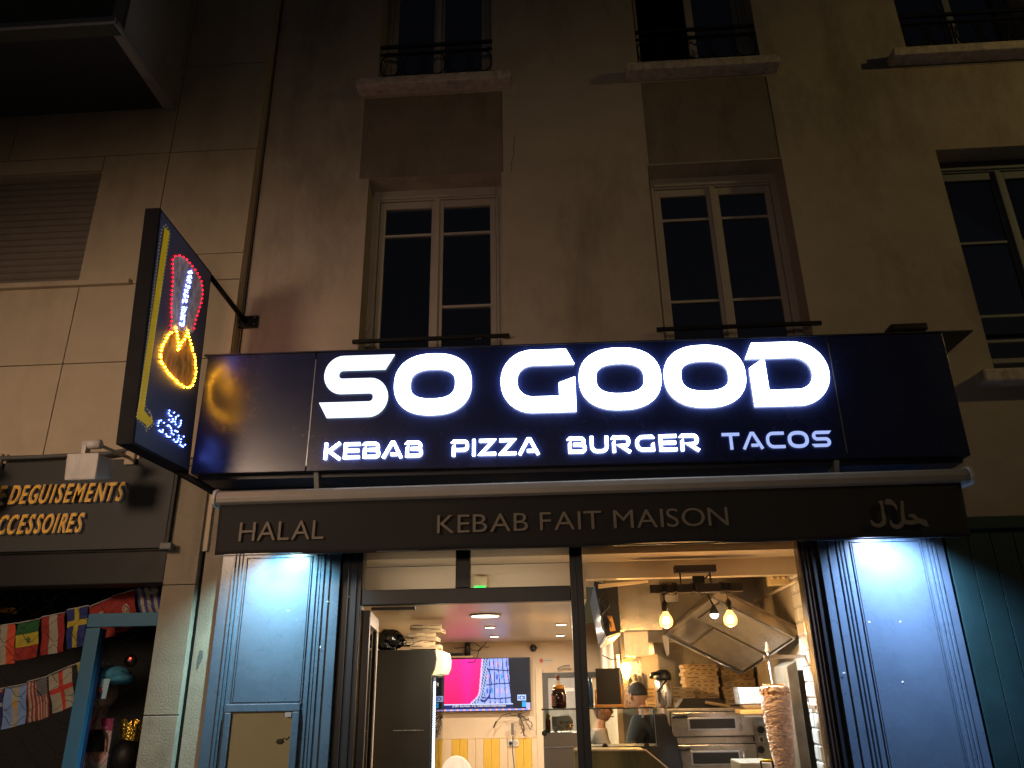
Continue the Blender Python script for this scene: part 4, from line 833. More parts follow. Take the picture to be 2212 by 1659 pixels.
# pizza boxes on the fridge
def pizza_box(x,y,z,w,h,rot,label,group,front=True,txt=True):
    t=thing('pizza_box',label,'pizza box',(x,y,z),group)
    M_=Matrix.Translation((x,y,0))@Matrix.Rotation(rot,4,'Z')@Matrix.Translation((-x,-y,0))
    def bb(n,m,*a,**k):
        mb=MB().box(*a); mb.v=[tuple(M_@Vector(v)) for v in mb.v]; return mb.build(n,m,t,**k)
    bb('carton',m_kraft,x-w/2,x+w/2,y-w/2,y+w/2,z,z+h,bevel=.002)
    bb('lid_flap',m_kraft,x-w/2-.003,x+w/2+.003,y-w/2-.004,y-w/2-.001,z+h*.32,z+h-.001)
    if txt=='front':
        for k in range(4): bb('printed_word',m_kraftd,x-w*.38+k*w*.21,x-w*.38+k*w*.21+w*.12,y-w/2-.0055,y-w/2-.0042,z+h*.45,z+h*.75)
        bb('thumb_notch',m_kraftk,x-w*.30,x-w*.20,y-w/2-.0058,y-w/2-.0042,z+h*.86,z+h*.99)
    elif txt=='bars':
        bb('printed_bar',m_kraftk,x-w*.45,x-w*.10,y-w/2-.0055,y-w/2-.0042,z+h*.5,z+h*.72); bb('printed_bar',m_kraftd,x+w*.15,x+w*.44,y-w/2-.0055,y-w/2-.0042,z+h*.62,z+h*.85)
    elif txt=='side':
        bb('printed_bar',m_kraftk,x-w*.46,x-w*.12,y-w/2-.0055,y-w/2-.0042,z+h*.6,z+h*.8); bb('printed_bar',m_kraftd,x+w*.14,x+w*.46,y-w/2-.0055,y-w/2-.0042,z+h*.6,z+h*.8)
        for k in range(4): bb('printed_word',m_kraftd,x+w/2+.001,x+w/2+.0022,y-w*.38+k*w*.2,y-w*.38+k*w*.2+w*.11,z+h*.28,z+h*.68)
    return t
offs=[(-.01,0,.10),(.02,.02,-.12),(-.035,.0,.06),(.0,.01,-.10),(-.05,.0,.12),(.04,-.015,-.03)]
for i in range(6):
    dx,dy,rt=offs[i]; zz=fz+.006+(5-i)*.040
    pizza_box(-1.40+dx+(.03 if i<2 else 0)*1,2.28+dy,zz,.31,.037,rt+.12,'%s pizza box of the crooked stack on top of the black fridge'%ordinal(i),'pizza boxes stacked on the fridge',txt='side')
# black bag and cable clutter on the fridge
bg_=thing('black_bag','crumpled black bin bag lying on top of the fridge','bag',(-1.78,2.25,fz)); mb=MB(); n=22;m=12; vs=[]
for i in range(m+1):
    for j in range(n):
        th=PI*i/m; ph=2*PI*j/n; d=Vector((math.sin(th)*math.cos(ph),math.sin(th)*math.sin(ph),math.cos(th))); rr_=1+.28*noise.noise(d*2.3+Vector((5,1,2)))+.12*noise.noise(d*7); vs.append((-1.76+.17*d.x*rr_,2.25+.16*d.y*rr_,fz+.10+.10*d.z*rr_))
mb.add(vs,[(i*n+j,i*n+(j+1)%n,(i+1)*n+(j+1)%n,(i+1)*n+j) for i in range(m) for j in range(n)]).build('bag_body',M('black_bag_film',(.012,.012,.012),.25,bump=.8,bscale=25),bg_)
o=cables((-1.60,fz+.07),7,.12,seed=21,parent=None,y=2.05,grav=-.1,length=9,step=.035,r=.004); solo(o,'heap of thin cables on the front of the fridge top','cables')
# ------------------------------------------------ glazed door leaf, open inwards
dl=sub('door_leaf',sf)
H0=Vector((-1.475,.075,0)); D=Vector((-.145,.99,0)).normalized(); Nn=Vector((D.y,-D.x,0))
def leaf(n,m,s0,s1,t0,t1,z0,z1,**k):
    c=[]; 
    for s in (s0,s1):
        for t in (t0,t1):
            for z in (z0,z1): p=H0+D*s+Nn*t; c.append((p.x,p.y,z))
    return MB().add(c,[(0,1,3,2),(4,6,7,5),(0,4,5,1),(2,3,7,6),(0,2,6,4),(1,5,7,3)]).build(n,m,dl,**k)
m_alu=M('cream_lit_profile',(.50,.46,.42),.35,.3)
leaf('stile',m_woodd,0,.075,-.025,.03,.02,2.24,bevel=.004); leaf('stile',m_alu,.80,.90,-.025,.03,.02,2.24,bevel=.004); leaf('top_rail',m_alu,.076,.799,-.025,.03,2.14,2.24); leaf('mid_rail',m_woodd,.076,.799,-.025,.03,.02,.14); leaf('glazing',glass('door_leaf_glass',(.85,.85,.85),.01,.35),.076,.799,0,.008,.141,2.139)
leaf('inner_stile',m_black,.077,.12,-.022,.022,.141,2.139); leaf('inner_stile',m_black,.765,.798,-.022,.022,.141,2.139)
box('door_closer',m_black,dl,-1.44,-1.10,.08,.12,2.24,2.262)
# ------------------------------------------------ emergency light over the door
q=at(1040,1257,.62); t=thing('emergency_light','cream emergency light box with green glow above the door','emergency light',(q[0],.64,q[2]-.05)); box('case',M('emergency_case',(.5,.42,.26),.5),t,q[0]-.062,q[0]+.05,.60,.698,q[2]-.035,q[2]+.045,bevel=.006); box('green_lens',M('green_lens',(.02,.3,.05),.4,emit=(.05,1,.15),es=1.5),t,q[0]-.06,q[0]+.035,.59,.66,q[2]-.05,q[2]-.037)
# ------------------------------------------------ pendant lamp
PY=.60
pd=thing('beam_pendant','dark wood beam pendant with two glowing filament globe bulbs','pendant lamp',(1.14,PY,2.4)); m_beam=M('dark_wood_beam',(.035,.022,.016),.55,var=.3,scale=20,stretch=(1,6,6))
box('ceiling_plate',m_beam,pd,.975,1.315,PY-.05,PY+.05,2.535,2.590,bevel=.004); box('beam',m_beam,pd,.762,1.515,PY-.035,PY+.035,2.372,2.440,bevel=.004)
for x in (1.02,1.265): MB().tube([(x,PY,2.44),(x,PY,2.535)],.007,6).build('rod',m_iron,pd)
box('driver_box',m_black,pd,1.12,1.215,PY-.02,PY+.03,2.445,2.505,bevel=.004); MB().tube([(1.215,PY,2.48),(1.24,PY,2.50),(1.265,PY,2.52),(1.28,PY,2.49),(1.25,PY,2.46),(1.27,PY,2.44)],.006,6).build('flex',m_black,pd)
m_fil=M('filament',(1,.7,.3),.4,emit=(1,.60,.18),es=75); m_bulb=glass('amber_bulb_glass',(1,.80,.50),.02,.03)
nt_=m_bulb.node_tree; em=nt_.nodes.new('ShaderNodeEmission'); em.inputs[0].default_value=(1,.52,.15,1); em.inputs[1].default_value=1.35; ads=nt_.nodes.new('ShaderNodeAddShader'); oo=[x for x in nt_.nodes if x.type=='OUTPUT_MATERIAL'][0]; src=oo.inputs[0].links[0].from_socket; nt_.links.new(src,ads.inputs[0]); nt_.links.new(em.outputs[0],ads.inputs[1]); nt_.links.new(ads.outputs[0],oo.inputs[0])
for cx in (.873,1.389):
    P=[(cx-.10+.2*k/60.+.0,PY+.045*math.sin(k*1.3),2.406+.045*math.cos(k*1.3)) for k in range(0,30)]
    wr=[(cx-.02+.012*(k/6),PY+.048*math.sin(k*PI/3),2.406+.046*math.cos(k*PI/3)) for k in range(0,25)]
    MB().tube(wr,.0045,5).build('wrapped_flex',m_black,pd); MB().tube([(cx,PY-.045,2.40),(cx-.01,PY-.02,2.36),(cx,PY,2.315)],.004,5).build('flex',m_black,pd)
    MB().lathe([(.006,.085),(.012,.075),(.024,.06),(.024,-.005),(.02,-.01)],(cx,PY,2.235),14).build('lamp_holder',m_black,pd,smooth=True)
    zb=2.155; MB().lathe([(.018,.080),(.026,.060),(.050,.022),(.056,-.005),(.047,-.038),(.022,-.056),(.001,-.060)],(cx,PY,zb),20).build('bulb',m_bulb,pd,smooth=True)
    f=MB()
    for k in range(5): an=2*PI*k/5; f.tube([(cx+.012*math.cos(an),PY+.012*math.sin(an),zb+.03),(cx+.026*math.cos(an),PY+.026*math.sin(an),zb),(cx+.014*math.cos(an+.6),PY+.014*math.sin(an+.6),zb-.028)],.006,5)
    f.build('filament',m_fil,pd)
    l=bpy.data.lights.new('bulb_light','POINT'); l.energy=22; l.color=(1,.58,.24); l.shadow_soft_size=.045; o=bpy.data.objects.new('bulb_light',l); COL.objects.link(o); o.parent=pd; o.location=(cx-1.14,0,zb-.09-2.4)
for cx in (.965,1.115,1.35): MB().tube([(cx-.015+.010*(k/6),PY+.048*math.sin(k*PI/3),2.406+.046*math.cos(k*PI/3)) for k in range(0,19)],.0045,5).build('wrapped_flex',m_black,pd)
MB().tube([(.88,PY-.05,2.42),(.90,PY-.05,2.36),(.94,PY-.05,2.35),(.965,PY-.05,2.39)],.0045,5).build('flex_loop',m_black,pd); MB().tube([(1.12,PY-.05,2.43),(1.15,PY-.05,2.37),(1.18,PY-.05,2.34),(1.20,PY-.05,2.36)],.0045,5).build('flex_loop',m_black,pd)
# ------------------------------------------------ menu light box seen end on
mn=thing('menu_light_box','hanging menu light box seen end-on with black cables on its dark end','menu board',(.45,.9,2.1))
qa=[at(1284,1256,.9),at(1334,1265,.9),at(1341,1364,.9),at(1309,1375,.9)]
A=[Vector(p) for p in qa]; L=Vector((.03,1.9,.015)); sh_=[p+L for p in A]
MB().hexa([tuple(p) for p in A],[tuple(p) for p in sh_]).build('case',m_black,mn)
for k in range(3):
    s0=Vector((-.006,0,0)); t0=.02+k*.32; t1=t0+.305
    MB().add([tuple(A[0]+L*t0+s0+(A[3]-A[0])*.03),tuple(A[0]+L*t1+s0+(A[3]-A[0])*.03),tuple(A[3]+L*t1+s0-(A[3]-A[0])*.03),tuple(A[3]+L*t0+s0-(A[3]-A[0])*.03)],[(0,1,2,3)]).build('menu_panel',M('menu_panel_print%d'%k,(.20,.19,.20),.15,var=.35,scale=22,emit=(.6,.62,.75),es=.10),mn)
for k in range(7):
    p=A[3]+L*(.03+k*.14); q2=A[2]+L*(.03+k*.14); MB().hexa([tuple(p+Vector((.01,0,-.02))),tuple(q2+Vector((0,0,-.02))),tuple(q2+Vector((0,0,-.004))),tuple(p+Vector((.01,0,-.004)))],[tuple(p+Vector((.01,.12,-.02))),tuple(q2+Vector((0,.12,-.02))),tuple(q2+Vector((0,.12,-.004))),tuple(p+Vector((.01,.12,-.004)))]).build('chrome_bracket',m_edge,mn)
rr2=random.Random(5); mb=MB()
for k in range(5):
    P=[Vector(at(1300+rr2.uniform(-6,22),1275+i*17+rr2.uniform(-6,6),.885)) for i in range(6)]; mb.tube([tuple(p) for p in P],.004,5)
mb.build('cable',m_black,mn); MB().prism([at(1312,1330,.893),at(1322,1330,.893),at(1330,1362,.893),at(1318,1364,.893)],(0,.004,0)).build('wood_batten',m_owood,mn)
MB().prism([at(1292,1262,.86),at(1400,1253,.86),at(1400,1258,.86),at(1293,1271,.86)],(0,.02,0)).build('top_batten',m_cwood,mn)
# steel duct
t=thing('steel_duct','large plain steel extraction duct glowing orange from the bulbs','duct',(.8,2.3,2.2)); a=at(1316,1262,2.1); b=at(1432,1361,2.1)
box('casing',m_steel,t,a[0]-.05,b[0],2.1,2.299,b[2],2.755,bevel=.004)
a=at(1436,1320,2.29); o=box('service_panel',m_white,None,a[0]+.0,a[0]+.14,2.20,2.299,a[2]+.08,a[2]+.26,bevel=.004); solo(o,'small white service box on the wall right of the duct','box')
# lower steel back lining and splash under the duct
o=box('steel_lining',m_steel2,None,.665,.90,2.28,2.40,1.95,2.755); solo(o,'steel lining between the duct and the tiled alcove','panel')
# hood
hd=thing('extractor_hood','tilted steel extractor hood with ribbed grease filters and bright spot','hood',(1.55,1.6,2.0))
T_=Vector(at(1542,1286,1.25)); R_=Vector(at(1717,1374,1.05)); B_=Vector(at(1606,1450,1.95)); Lh=Vector(at(1438,1366,2.15))
up_=(R_-T_).cross(Lh-T_).normalized(); 
if up_.z<0: up_=-up_
m_hood=M('worn_hood_steel',(.34,.30,.245),.42,.35,var=.18,scale=6,dirt='#5a4a34',dscale=4,damt=.4)
mb=MB().hexa([tuple(p) for p in (T_,R_,B_,Lh)],[tuple(p+up_*.10) for p in (T_,R_,B_,Lh)]).build('canopy',m_hood,hd)
m_fdark=M('dark_filter_gap',(.06,.045,.03),.6)  # dark backing between the filter ribs
def HP(u,v,o=0): # u T->R, v T->L
    return tuple((T_*(1-u)+R_*u)*(1-v)+(Lh*(1-u)+B_*u)*v-up_*o)
def strip(n,m,u0,u1,v0,v1,o0,o1,**k): return MB().hexa([HP(u0,v0,o1),HP(u1,v0,o1),HP(u1,v1,o1),HP(u0,v1,o1)],[HP(u0,v0,o0),HP(u1,v0,o0),HP(u1,v1,o0),HP(u0,v1,o0)]).build(n,m,hd,**k)
strip('rim',m_steel,-.01,.0,0,1.0,-.05,.04); strip('rim',m_steel,1.0,1.015,0,1,-.05,.035); strip('rim',m_edge,0,1,1.0,1.03,-.05,.035); strip('rim',m_steel,0,1,-.03,0,-.05,.035)
for f0,f1 in ((.02,.47),(.50,.98)):
    strip('filter_frame',m_fdark,.32 if f0>.3 else .10,.99,f0,f1,.002,.006)
    n=15
    for kx in range(n):
        w=(f1-f0-.02)/n; strip('filter_rib',m_hood,.34 if f0>.3 else .12,.98,f0+.01+kx*w,f0+.01+kx*w+w*.55,.0065,.026)
strip('lamp_tray',m_steel,.06,.30,.50,.96,.002,.012)
P=[Vector(HP(.6+.1*k/6,1.0,.05+.03*math.sin(PI*k/6))) for k in range(7)]; MB().tube([HP(.55,.98,.03),HP(.62,.96,.06),HP(.78,.96,.06),HP(.86,.98,.03)],.009,7).build('handle',m_edge,hd,smooth=True)
q=at(1543,1327,1.15); t=thing('hood_spotlight','bright white clip spotlight aimed at the kebab spit','spotlight',q); 
MB().lathe([(.038,.0),(.040,.02),(.02,.06),(.01,.08)],(q[0],q[1],q[2]),16).build('shade',m_iron,t,smooth=True); MB().ball(q,.036,14,8,(1,1,1)).build('lamp_face',M('white_spot_face',(.9,.9,.9),.3,emit=(.85,.95,1),es=25),t,smooth=True)
MB().tube([(q[0],q[1],q[2]+.07),(q[0]-.02,q[1]+.1,q[2]+.18)],.008,6).build('stem',m_iron,t)
l=bpy.data.lights.new('kitchen_spot','SPOT'); l.energy=200; l.color=(.88,.94,1); l.spot_size=math.radians(120); l.spot_blend=.8; l.shadow_soft_size=.03; o=bpy.data.objects.new('kitchen_spot',l); COL.objects.link(o); o.parent=t
dv=Vector((1.62,1.0,1.35))-Vector(q); o.rotation_euler=dv.to_track_quat('-Z','Y').to_euler(); o.location=(.04,-.03,-.03)
# torn film on the hood corner
mb=MB(); mb.add([at(1430,1372,2.0),at(1444,1376,2.0),at(1446,1412,2.0),at(1441,1418,2.0),at(1434,1395,2.0)],[(0,1,2,3,4)]); mb.build('torn_film',M('white_film',(.5,.48,.45),.4),hd)
# ------------------------------------------------ ovens
ov=thing('pizza_oven','double deck stainless pizza oven with black handled doors','oven',(1.4,2.4,.4)); OY=2.05
a=at(1440,1531,OY); b=at(1622,1530,OY); c=at(1657,1600,OY); X0,X1=a[0],at(1630,1560,OY)[0]; XR=X1+.20; ZT=a[2]
box('body',m_steel2,ov,X0,XR,OY,3.0,.35,ZT,bevel=.008)
def oz(py): return at(1540,py,OY)[2]
for k,(y0,y1) in enumerate(((1538,1590),(1608,1668))):
    z1,z0=oz(y0),oz(y1); x0=X0+.03; x1=X1-.02; g_=sub('oven_door',ov)
    box('door_gap',m_black,g_,x0-.008,x1+.008,OY-.004,OY-.001,z0-.008,z1+.008); box('door_plate',m_steel,g_,x0,x1,OY-.03,OY-.005,z0,z1,bevel=.006)
    wx0,wx1=x0+.17,x1-.17; hz=(z1-z0); box('window_bezel',m_edge,g_,wx0-.015,wx1+.015,OY-.036,OY-.031,z0+hz*.26,z1-hz*.22,bevel=.003); box('window',m_black,g_,wx0,wx1,OY-.040,OY-.0365,z0+hz*.32,z1-hz*.28,bevel=.002)
    MB().tube([(x0+.01,OY-.05,z1-.035),(x0+.15,OY-.05,z1-.035)],.013,8).build('handle',m_black,g_,smooth=True); MB().tube([(x1-.12,OY-.045,z1-hz*.25),(x1-.12,OY-.05,z0+hz*.25)],.010,7).build('latch_bar',m_edge,g_,smooth=True)
cp=sub('control_panel',ov); px0,px1=X1+.035,X1+.145; box('plate',M('pale_panel',(.34,.35,.31),.5),cp,px0,px1,OY-.012,OY-.001,.4,at(1640,1560,OY)[2],bevel=.003)
for py in (1576,1619): q=at(1641,py,OY-.02); MB().tube([(q[0]+.01,OY-.013,q[2]),(q[0]+.01,OY-.04,q[2])],.032,18).build('knob',m_black,cp,bevel=.004)
q=at(1643,1597,OY-.02); box('switch_plate',m_white,cp,q[0]-.02,q[0]+.035,OY-.016,OY-.0125,q[2]-.028,q[2]+.028); box('switch_lever',m_black,cp,q[0]-.002,q[0]+.018,OY-.03,OY-.0165,q[2]-.02,q[2]+.015)
q=at(1626,1597,OY-.02); box('rocker',m_black,cp,q[0]+.006,q[0]+.02,OY-.018,OY-.0125,q[2]-.02,q[2]+.02)
q=at(1642,1644,OY-.02); MB().tube([(q[0]+.01,OY-.013,q[2]),(q[0]+.01,OY-.03,q[2])],.036,20).build('dial',m_white,cp); MB().box(q[0]-.012,q[0]+.02,OY-.033,OY-.031,q[2]-.004,q[2]-.001).build('needle',m_black,cp)
# things on the oven
q=at(1437,1521,2.2); t=thing('airpot_flask','steel airpot flask with black pump head standing on the oven','flask',(q[0],2.2,ZT)); MB().lathe([(.082,0),(.086,.01),(.086,.24),(.075,.26)],(q[0],2.2,ZT+.002),22).build('body',m_steel,t,smooth=True)
MB().lathe([(.078,.0),(.085,.02),(.080,.06),(.05,.095),(.01,.10)],(q[0],2.2,ZT+.255),20).build('head',m_black,t,smooth=True); MB().tube([(q[0]-.05,2.12,ZT+.32),(q[0]-.12,2.08,ZT+.31),(q[0]-.13,2.08,ZT+.27)],.02,8).build('spout',m_black,t,smooth=True); MB().tube([(q[0]+.03,2.11,ZT+.27),(q[0]-.03,2.10,ZT+.20),(q[0]-.08,2.11,ZT+.15)],.009,6).build('carry_handle',m_black,t,smooth=True)
def stack(pxc,y,n,w,h,z0,rot,where,txt):
    xc=at(pxc,1500,y)[0]
    for i in range(n):
        k=n-1-i; pizza_box(xc+rnd.uniform(-.012,.012)-k*.004*0+.0,y+rnd.uniform(-.008,.008),z0+k*(h+.0018),w,h,rot+rnd.uniform(-.03,.03),'%s pizza box of the %s'%(ordinal(i),where),'pizza boxes in the %s'%where,txt=txt if i%5!=3 else 'bars')
stack(1512,2.90,10,.34,.0365,ZT+.03,.0,'tall left stack on the oven','front'); stack(1592,2.92,9,.33,.0375,ZT+.03,-.02,'tall right stack under the hood','front')
stack(1413,2.95,5,.22,.036,ZT+.002,.1,'short stack left of the flask','bars'); stack(1468,2.62,5,.24,.036,ZT+.002,.05,'short stack right of the flask','bars')
o=box('oven_shelf',m_steel2,None,X0+.1,X0+.85,2.70,3.1,ZT+.012,ZT+.027); solo(o,'thin metal shelf carrying the tall pizza box stacks','shelf')
a=at(1480,1527,2.2); b=at(1570,1515,2.2); t=thing('pizza_peel','black oven glove tray with a pale wooden peel handle on the oven','tray',(a[0]+.15,2.3,ZT)); MB().prism([(a[0]-.08,2.15,ZT+.003),(a[0]+.42,2.15,ZT+.003),(a[0]+.34,2.2,ZT+.085),(a[0]-.01,2.2,ZT+.085)],(0,.35,0)).build('dark_tray',m_blackm,t,bevel=.01); MB().tube([(a[0]+.18,2.10,ZT+.05),(a[0]+.40,2.06,ZT+.012)],.014,8).build('peel_handle',M('pale_handle_wood',(.35,.22,.10),.6),t)
# polystyrene trays
q=at(1625,1535,1.6); m_tray=M('white_polystyrene',(.78,.78,.76),.6,var=.04)
t=thing('takeaway_tray_stack','tall stack of white polystyrene takeaway trays on a foil dish','trays',(q[0],1.6,q[2]))
for k in range(13):
    z=q[2]+.055+k*.0105; 
    mb=MB().box(q[0]-.118-.0006*k,q[0]+.138,1.50,1.71,z+.0075,z+.0125).box(q[0]-.095,q[0]+.115,1.525,1.69,z,z+.0072); mb.build('tray',m_tray,t)
MB().hexa([(q[0]-.07,1.54,q[2]+.012),(q[0]+.10,1.54,q[2]+.012),(q[0]+.12,1.52,q[2]+.052),(q[0]-.10,1.52,q[2]+.052)],[(q[0]-.07,1.66,q[2]+.012),(q[0]+.10,1.66,q[2]+.012),(q[0]+.12,1.68,q[2]+.052),(q[0]-.10,1.68,q[2]+.052)]).build('foil_dish',M('crumpled_foil',(.7,.7,.68),.2,1,bump=1,bscale=60),t)
box('board',m_owood,t,q[0]-.13,q[0]+.16,1.48,1.72,q[2]-.025,q[2]+.01,bevel=.004); box('shelf_bracket',m_steel2,t,q[0]-.10,q[0]+.30,1.49,1.72,q[2]-.05,q[2]-.027)
# ------------------------------------------------ kebab grill
KY=.80; kx=at(1682,1560,KY)[0]; zt=at(1668,1480,KY)[2]
kb=thing('kebab_spit','large pale layered doner kebab cone with browned top on a vertical spit','kebab',(kx,KY,.95))
n,m=72,90; vs=[]; z0=.93; Hh=zt-z0
def kr(t): # t 0 bottom ..1 top
    return .056+.056*min(1,t*1.3)**.8-.012*max(0,t-.85)/.15
for i in range(m+1):
    t=i/m; z=z0+Hh*t
    for j in range(n):
        an=2*PI*j/n; p=Vector((math.cos(an)*1.0,math.sin(an)*1.0,z*3))
        d=.010*noise.noise(Vector((p.x*1.2,p.y*1.2,z*14)))+.008*noise.noise(Vector((p.x*3,p.y*3,z*38)))+.004*noise.noise(Vector((p.x*9,p.y*9,z*70)))
        if t>.93: d+=.012*noise.noise(Vector((p.x*5,p.y*5,z*30)))+.006
        r=kr(t)+d; r=max(.001,r if t<.985 else r*(1-(t-.985)/.015)); vs.append((kx+r*math.cos(an),KY+r*math.sin(an),z+.006*noise.noise(p*2)))
mb=MB(); mb.add(vs,[(i*n+j,i*n+(j+1)%n,(i+1)*n+(j+1)%n,(i+1)*n+j) for i in range(m) for j in range(n)]+[tuple(m*n+j for j in range(n))])
mm=M('raw_pale_kebab_meat',(.74,.56,.52),.42,var=.38,scale=16,stretch=(1,1,3.2),bump=.5,bscale=45,dirt='#7a3226',dscale=14,damt=.6)
o=mb.build('meat_cone',mm,kb,smooth=True)
mb=MB()
for k in range(260):
    an=rnd.uniform(0,2*PI); t=rnd.uniform(.90,.985); r=kr(t)+.006; c=Vector((kx+r*math.cos(an),KY+r*math.sin(an),z0+Hh*t)); s=rnd.uniform(.005,.014); a=Vector((rnd.uniform(-1,1),rnd.uniform(-1,1),rnd.uniform(-1,1)))*s; b=Vector((rnd.uniform(-1,1),rnd.uniform(-1,1),rnd.uniform(-1,1)))*s
    mb.add([tuple(c-a),tuple(c+b),tuple(c+a),tuple(c-b)],[(0,1,2,3)])
for k in range(160):
    an=rnd.uniform(0,2*PI); r=rnd.uniform(0,.088); c=Vector((kx+r*math.cos(an),KY+r*math.sin(an),zt+.004)); a=Vector((rnd.uniform(-1,1),rnd.uniform(-1,1),rnd.uniform(-.5,.5)))*.014; b=Vector((rnd.uniform(-1,1),rnd.uniform(-1,1),rnd.uniform(-.5,.5)))*.014
    mb.add([tuple(c-a),tuple(c+b),tuple(c+a),tuple(c-b)],[(0,1,2,3)])
mb.build('browned_crust',M('browned_crust',(.55,.30,.08),.45,var=.45,scale=30),kb,kind='stuff')
mb=MB()
for k in range(420):   # thin loose folds of meat
    an=rnd.uniform(PI,2*PI); t=rnd.uniform(.02,.9); r=kr(t)+.002; z=z0+Hh*t; w=rnd.uniform(.05,.22); h=rnd.uniform(.004,.010)
    P=[]
    for q_ in range(5):
        aa=an+(q_/4-.5)*w*3; P.append((kx+(r+.001)*math.cos(aa),KY+(r+.001)*math.sin(aa),z+.004*math.sin(q_*1.5+k)))
    Q_=[(kx+(r+.006)*math.cos(math.atan2(p[1]-KY,p[0]-kx)),KY+(r+.006)*math.sin(math.atan2(p[1]-KY,p[0]-kx)),p[2]-h*math.sin(PI*i_/4)-.001) for i_,p in enumerate(P)]
    mb.add(P+Q_,[(i,i+1,i+6,i+5) for i in range(4)])
mb.build('meat_fold',M('meat_fold_fat',(.64,.48,.42),.4,var=.3,scale=30),kb,kind='stuff')
zr=at(1656,1418,KY)[2]; MB().tube([(kx,KY,.8),(kx-.012,KY,zr+.03)],.009,8).build('spit_rod',m_edge,kb,smooth=True); MB().lathe([(.008,0),(.018,.015),(.020,.03),(.010,.045),(.013,.055),(.004,.085)],(kx-.012,KY,zr+.025),12).build('finial',m_white,kb,smooth=True)
gb=thing('kebab_grill_frame','stained steel upright and top arm of the kebab grill beside the tiles','grill',(1.9,1.1,.6))
MB().box(kx-.05,1.99,KY-.02,KY+.02,zr-.018,zr+.010).build('top_arm',m_steel,gb,bevel=.004); MB().hexa([(1.885,.97,.5),(1.965,.95,.5),(1.965,.95,1.84),(1.885,.97,1.80)],[(1.885,1.4,.5),(1.965,1.4,.5),(1.965,1.4,1.84),(1.885,1.4,1.80)]).build('upright',M('stained_upright_steel',(.17,.145,.105),.45,.4,var=.3,dirt='#33291a',dscale=5),gb,bevel=.006)
box('drip_pan',m_steel,gb,1.32,1.96,.55,1.38,.84,.90,bevel=.006)
t=thing('scraper','steel scraper with a yellow grip standing beside the kebab','scraper',at(1662,1652,.75)); q=at(1660,1646,.75); MB().tube([(q[0]-.055,.75,q[2]+.01),(q[0]+.02,.75,q[2]+.008)],.011,10).build('grip',M('yellow_grip',(.75,.50,.02),.35),t,smooth=True); MB().tube([(q[0]-.06,.75,q[2]+.01),(q[0]-.055,.75,q[2]-.09)],.007,6).build('leg',m_black,t); MB().tube([(q[0]+.03,.75,q[2]+.008),(q[0]+.035,.75,q[2]-.09)],.009,6).build('leg',m_black,t)
t=thing('red_tongs','red handled tongs hanging behind the kebab cone','tongs',(1.80,1.3,1.15)); MB().tube([(1.795,1.30,1.30),(1.80,1.28,1.18),(1.81,1.28,1.08)],[.012,.020,.010],8).build('handle',M('red_plastic',(.5,.03,.02),.4),t,smooth=True); MB().tube([(1.80,1.31,1.46),(1.795,1.30,1.31)],.006,6).build('shaft',m_edge,t)
mb=MB().box(1.40,1.66,.9,1.30,.90,1.085); o=mb.build('steel_bin',M('clear_grey_pan',(.42,.42,.36),.35,.4,var=.15),None,bevel=.01); solo(o,'pale steel container in front of the oven control panel','container')
# ------------------------------------------------ display counter
GY=1.0
dc=thing('display_counter','glass fronted sauce and salad display counter with granite base','display counter',(.3,GY+.2,0))
gx0,gx1=at(1173,1560,GY)[0],at(1414,1560,GY)[0]; zt=at(1300,1531,GY)[2]; zl=at(1300,1612,GY)[2]
box('top_shelf',m_glassc,dc,gx0-.01,gx1,GY,GY+.32,zt-.004,zt+.006); box('top_edge',m_black,dc,gx0-.01,gx1,GY-.004,GY-.001,zt-.004,zt+.006)
xm=at(1245,1560,GY)[0]; zm=at(1200,1583,GY)[2]
box('front_glass',m_glassc,dc,gx0,xm,GY,GY+.006,zm,zt-.005); box('front_glass',m_glassc,dc,xm+.02,gx1,GY,GY+.006,zl,zt-.005); box('side_glass',m_glassc,dc,gx0,gx0+.006,GY+.007,GY+.30,zm,zt-.005); box('side_glass',m_glassc,dc,gx1-.006,gx1,GY+.007,GY+.30,zl,zt-.005); box('glass_edge',m_edge,dc,gx1-.001,gx1+.003,GY-.003,GY,zl,zt-.005)
box('grey_front',M('grey_counter_front',(.24,.235,.23),.5,var=.04),dc,gx0,xm,GY-.003,GY+.30,.99,zm-.001); box('granite_base',M('speckled_granite',(.30,.26,.22),.4,var=.7,scale=60),dc,gx0,xm+.05,GY-.01,GY+.30,0,.989); box('dark_front',m_blackm,dc,xm+.02,gx1+.01,GY-.003,GY+.30,.99,zl-.001); box('trim',m_edge,dc,gx0-.004,gx1+.012,GY-.008,GY-.004,zl-.004,zl)
for px,py in ((1176,1584),(1307,1612),(1397,1611)):
    q=at(px,py,GY-.012); MB().tube([(q[0],GY-.012,q[2]),(q[0],GY-.004,q[2])],.022,16).build('glass_clamp',m_black,dc)
for px in (1290,1388): q=at(px,1545,GY-.012); box('hanging_clip',m_edge,dc,q[0]-.008,q[0]+.008,GY-.014,GY-.002,q[2]-.02,zt)
wc=thing('wood_counter','low wood fronted counter with a sloping right end','counter',(.5,.6,0)); MB().prism([at(1240,1622,.5),at(1395,1622,.5),at(1443,1662,.5),at(1460,1700,.5),(.95,.5,.2),(.1,.5,.2)],(0,.40,0)).build('front',m_cwd,wc,bevel=.004)
P=[at(1240,1621,.495),at(1395,1621,.495),at(1443,1661,.495),at(1462,1702,.495)]; MB().tube(P,.009,6).build('edge_band',m_cwood,wc)
